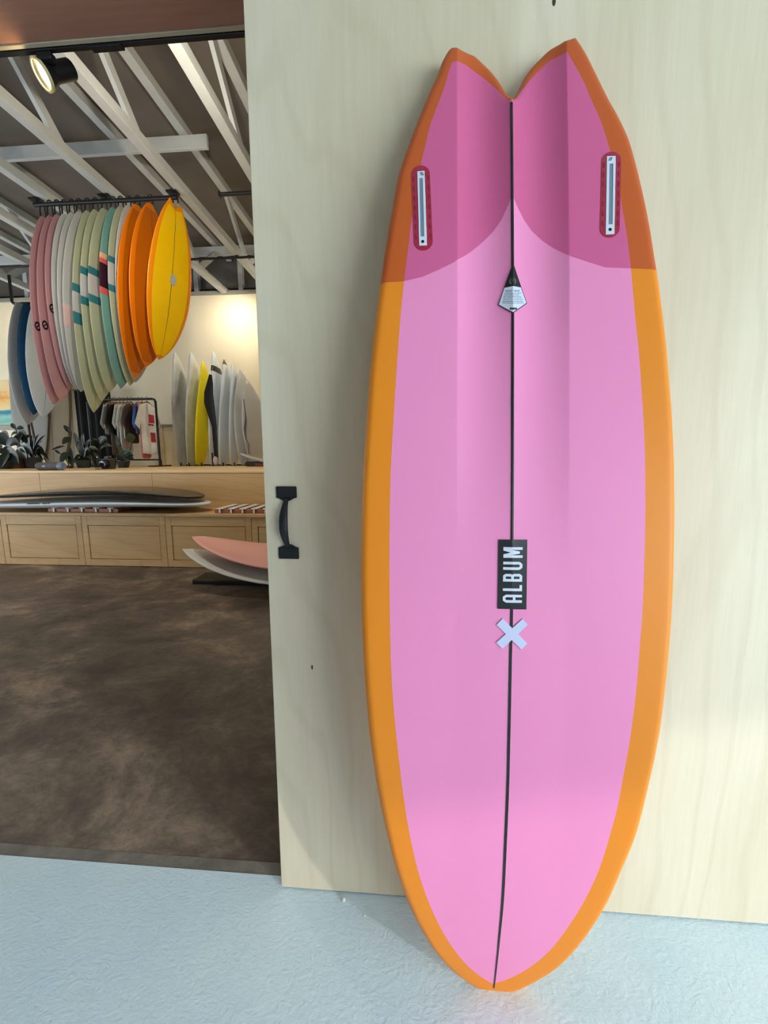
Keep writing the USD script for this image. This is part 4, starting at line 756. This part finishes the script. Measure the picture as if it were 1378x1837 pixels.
# ================================================================ plants along the platform
G1, G2, G3 = leafmat('leaf_dark', (26, 38, 32)), leafmat('leaf_mid', (38, 52, 36)), leafmat('leaf_olive', (66, 74, 46))
M_pot, M_pot2, M_soil, M_stem = mat('charcoal_pot', (44, 48, 50), .6), mat('terracotta_pot', (92, 62, 50), .7), mat('soil', (40, 30, 24), .95), mat('stem_brown', (54, 46, 32), .7)
def plant(label, base, r, h, m=None):
    b = A3(*base); t = Thing('potted_plant', label, 'plant', T(b))
    t.part('pot', lathe([(0, 0), (r*.72, 0), (r*.98, h*.9), (r, h), (r*.9, h), (r*.86, h*.86), (0, h*.86)], (np.eye(3), b)), m or M_pot, 40, world=True)
    t.part('soil', lathe([(0, h*.8), (r*.88, h*.8), (r*.86, h*.89), (0, h*.9)], (np.eye(3), b), 20), M_soil, 40, world=True)
    return t, b + A3(0, 0, h*.86)
def leaf(t, p, q, w, sag, m, nrm=(0, -1, .35), wide=.45, stalk=None, n=9):
    """A leaf from p to q, w wide, bending by sag (metres, down)."""
    p, q = A3(*p), A3(*q); s = np.linspace(0, 1, n); P = p + (q-p)*s[:, None]; P[:, 2] += sag*4*s*(1-s); w = w*1.2
    prof = np.interp(s, [0, .12, wide, .8, 1], [.12, .5, 1, .62, .04])*w
    if stalk is not None: t.part('stalk', tube([stalk, (A3(*stalk)+p)/2 + A3(0, 0, .02), p + (q-p)*.05], .005, 6), M_stem, 40, world=True)
    t.part('leaf', leafy(P, prof, A3(*nrm), .12), m, 50, world=True)
PY = 4.0
def P_(x, y, Y=PY): return at(x, y, Y)
def base_at(px, Y): b = at(px, 838, Y); b[2] = CZ; return b
# a broad-leaved rubber plant at the far left
t, s0 = plant('broad-leaved dark plant cut by the left edge of the picture', base_at(8, 3.9), .11, .16)
for (x0_, y0_, x1_, y1_, w_l, sg, dY) in ((20, 800, -12, 782, .13, .03, 0), (12, 802, 34, 797, .12, .04, -.05), (10, 800, 18, 826, .13, .03, -.12), (8, 812, 34, 832, .14, .04, -.15), (6, 806, -20, 830, .13, .03, -.1), (4, 800, -18, 806, .11, .02, .05), (14, 812, 3, 838, .13, .02, -.2), (16, 792, 2, 776, .09, .03, .1)):
    leaf(t, P_(x0_, y0_, 3.9+dY*.5), P_(x1_, y1_, 3.9+dY), w_l, sg, G1, stalk=s0)
# a taller leafy one beside it
t, s0 = plant('tall dark leafy plant in front of the painting corner', base_at(33, 4.1), .10, .15, M_pot2)
for (x0_, y0_, x1_, y1_, w_l, sg, dY) in ((29, 770, 19, 760, .05, .01, 0), (30, 770, 43, 769, .05, .015, 0), (30, 777, 20, 783, .035, .02, 0), (38, 778, 29, 800, .11, .02, -.1), (33, 776, 50, 798, .10, .05, -.05), (36, 800, 58, 815, .12, .03, -.12), (30, 806, 48, 824, .13, .02, -.15), (40, 795, 54, 781, .06, .02, .05), (34, 810, 22, 824, .12, .02, -.1)):
    leaf(t, P_(x0_, y0_, 4.1), P_(x1_, y1_, 4.1+dY), w_l, sg, G1 if w_l > .06 else G2, stalk=s0 if w_l > .05 else None)
t.part('stem', tube([s0, P_(35, 800, 4.1), P_(30, 775, 4.1), P_(28, 769, 4.1)], .006, 6), M_stem, 40, world=True)
# spiky grass-like plant
t, s0 = plant('spiky plant with narrow arching leaves left of the grey speaker', base_at(60, 4.15), .10, .14)
for k, (x1_, y1_) in enumerate(((81, 781), (70, 779), (58, 781), (76, 791), (84, 822), (88, 826), (78, 828), (66, 822), (52, 800), (46, 808), (58, 822), (72, 800), (44, 818), (63, 786), (80, 812), (50, 826))):
    q = P_(x1_, y1_, 4.15 - .02*(k % 5)); leaf(t, s0 + A3(.008*(k % 3-1), 0, 0), q, .035 + .008*(k % 3), .10 if y1_ > 800 else .05, (G1, G2, G1)[k % 3], wide=.35, n=11)
# slim upright plant with oval leaves
t, s0 = plant('slim upright plant with oval leaves right of the grey speaker', base_at(123, 4.1), .06, .035, M_pot2)
t.part('stem', tube([s0, P_(123, 815, 4.1), P_(126, 795, 4.1), P_(128, 779, 4.1)], .006, 6), M_stem, 40, world=True)
for (x0_, y0_, x1_, y1_, w_l, sg) in ((129, 779, 114, 763, .055, .01), (127, 786, 112, 797, .085, .01), (116, 800, 92, 807, .028, .005), (98, 807, 109, 815, .03, .005), (125, 812, 108, 829, .10, .01), (126, 803, 131, 826, .05, .0), (124, 818, 132, 838, .05, .0)):
    leaf(t, P_(x0_, y0_, 4.1), P_(x1_, y1_, 4.05), w_l, sg, G2 if w_l > .06 else G1)
# feathery arching plant
t, s0 = plant('arching leafy plant in front of the black curtain', base_at(150, 4.3), .09, .10)
for k, (x1_, y1_) in enumerate(((133, 776), (150, 778), (165, 792), (176, 808), (180, 826), (140, 792), (128, 836), (136, 826), (156, 800), (168, 830), (146, 786), (162, 812), (172, 818), (150, 830))):
    leaf(t, s0, P_(x1_, y1_, 4.3 - .03*(k % 4)), .06, .09 if x1_ > 150 else .06, (G3, G2, G1)[k % 3], wide=.4, n=11)
# broad leaves low before the curtain, and the plant before the clothes
t, s0 = plant('low plant with two broad leaves before the black curtain', base_at(178, 4.5), .08, .10)
for (x0_, y0_, x1_, y1_, w_l, sg, g) in ((176, 800, 192, 788, .11, .03, G2), (178, 804, 162, 791, .10, .03, G2), (180, 806, 200, 801, .05, .04, mat('silver_leaf', (120, 124, 112), .5)), (178, 812, 168, 820, .08, .02, G1)):
    leaf(t, P_(x0_, y0_, 4.5), P_(x1_, y1_, 4.45), w_l, sg, g, stalk=s0)
t, s0 = plant('plant with one big round olive leaf in front of the hanging clothes', base_at(222, 4.35), .08, .09)
t.part('stem', tube([s0, P_(232, 815, 4.35), P_(238, 788, 4.35)], .006, 6), M_stem, 40, world=True)
for (x0_, y0_, x1_, y1_, w_l, sg, g) in ((243, 784, 225, 788, .125, .0, G3), (218, 815, 208, 780, .07, .02, G2), (220, 822, 241, 826, .07, .04, G1), (218, 818, 236, 812, .05, .04, mat('blue_green_leaf', (56, 84, 78), .4)), (222, 828, 206, 818, .08, .03, G1), (222, 832, 229, 838, .05, .02, G2), (220, 820, 213, 798, .06, .03, G3), (224, 826, 240, 818, .05, .05, G2)):
    leaf(t, P_(x0_, y0_, 4.35), P_(x1_, y1_, 4.3), w_l, sg, g)

# small things on the platform edge
a, b = at(69, 846, 3.3), at(114, 829, 3.3); ln, hh = b[0]-a[0], (b[2]-CZ)
t = Thing('bluetooth_speaker', 'small grey rounded speaker lying among the plants on the platform edge', 'speaker', T((a[0]+ln/2, 3.3, CZ+hh/2)))
e_ = lathe([(0, -.5*ln), (hh*.42, -.5*ln), (hh*.5, -.44*ln), (hh*.5, .34*ln), (0, .34*ln)], (frame_to((1, 0, 0)), A3(a[0]+ln/2, 3.3, CZ+hh*.5)), 28)
t.part('grille', e_, mat('speaker_mesh', (84, 84, 92), .8, bump=.4, bscale=300), 40, world=True)
t.part('end_cap', lathe([(0, .34*ln), (hh*.51, .34*ln), (hh*.51, .42*ln), (hh*.4, .5*ln), (hh*.25, .485*ln), (0, .485*ln)], (frame_to((1, 0, 0)), A3(a[0]+ln/2, 3.3, CZ+hh*.5)), 28), mat('speaker_cap', (110, 128, 156), .35), 40, world=True)
t.part('badge', bx(a[0]+ln*.30, a[0]+ln*.42, 3.3-hh*.5-.003, 3.3-hh*.45, CZ+hh*.42, CZ+hh*.6, .001), mat('speaker_badge', (150, 150, 158), .5), False, world=True)
a, b = at(186, 837, 3.7), at(202, 818, 3.7); w_c = b[0]-a[0]; h_c = b[2]-CZ
t = Thing('film_camera', 'small black camera-like box by the plants with a bright glint', 'camera', T(((a[0]+b[0])/2, 3.7, CZ)))
t.part('body', bx(a[0], b[0], 3.66, 3.74, CZ, CZ+h_c*.8, .006), mat('camera_black', (40, 42, 44), .4), False, world=True)
t.part('hump', bx(a[0]+w_c*.3, a[0]+w_c*.75, 3.67, 3.73, CZ+h_c*.78, CZ+h_c, .006), MATS['camera_black'], False, world=True)
t.part('lens', lathe([(0, 0), (h_c*.3, 0), (h_c*.3, .05), (h_c*.22, .055), (0, .05)], (frame_to((0, -1, 0)), A3(a[0]+w_c*.5, 3.66, CZ+h_c*.42)), 20), mat('lens_glass', (20, 22, 28), .1), 40, world=True)
g = at(174, 820, 3.6); one('glass_bead', lathe([(0, -.007), (.005, -.005), (.007, 0), (.005, .005), (0, .007)], (np.eye(3), g), 16), mat('bright_bead', (250, 250, 246), .2), 'tiny bright white bead on a thin black stand between the plants', 'ornament')
one('ornament_stand', join(tube([(g[0], g[1], CZ), g - A3(0, 0, .006)], .003, 6), bx(g[0]-.025, g[0]+.025, g[1]-.02, g[1]+.02, CZ, CZ+.006, .002)), M_black, 'thin black stand under the bright white bead', 'stand')

# ================================================================ track and spotlight just behind the header
TZ, TY = 2.10, .405
t = Thing('light_track', 'black lighting track fixed along the rear edge of the dark header beam', 'light track', T((-1, TY, TZ)))
t.part('track', bx(-2.6, .05, .380, .395, TZ-.004, TZ+.018, .002), M_black, False, world=True)
a = at(196, 76, .40); t.part('joiner', bx(a[0]-.045, a[0]+.045, .379, .399, TZ-.008, TZ+.014, .002), M_black, False, world=True)
t.part('hanger', bx(-2.2, -2.17, .378, .40, TZ+.02, 3.72, .002), M_black, False, world=True); t.part('hanger', bx(-.25, -.22, .378, .40, TZ+.02, 3.72, .002), M_black, False, world=True)
sc = at(96, 126, .45); fr = at(80, 137, .40); ax = unit(A3(-.52, -.58, -.60)); sc = at(103, 129, .44)
sl = Thing('track_spotlight', 'lit black track spotlight with a glowing warm lens hanging from the track', 'spotlight', T(sc))
top = at(93, 96, .41)
sl.part('adapter', bx(top[0]-.026, top[0]+.018, .382, .404, TZ-.022, TZ-.003, .004), M_black, False, world=True)
sl.part('stem', tube([A3(top[0]+.004, .398, TZ-.015), sc + A3(-.004, 0, .022)], .0075, 10), M_black, 40, world=True)
Rm = frame_to(ax)
sl.part('body', lathe([(0, -.045), (.021, -.045), (.024, -.041), (.024, .012), (.028, .02), (.034, .036), (.035, .044), (.031, .044), (.027, .03), (.0, .03)], (Rm, sc), 36), mat('spot_black', (26, 26, 30), .4), 40, world=True)
sl.part('rim', lathe([(.032, .041), (.037, .041), (.037, .048), (.032, .048), (.032, .041)], (Rm, sc), 36), mat('warm_rim', (240, 214, 150), .4), 40, world=True)
sl.part('lens', lathe([(0, .039), (.028, .037), (.029, .033), (0, .031)], (Rm, sc), 36), emit('lamp_glow', (255, 226, 150), 30.0), 40, world=True)
disk_light('spotlight_lamp', tuple(sc + ax*.050), tuple(sc + ax*1.0), .027, (1, .86, .62), 14.0, 60)
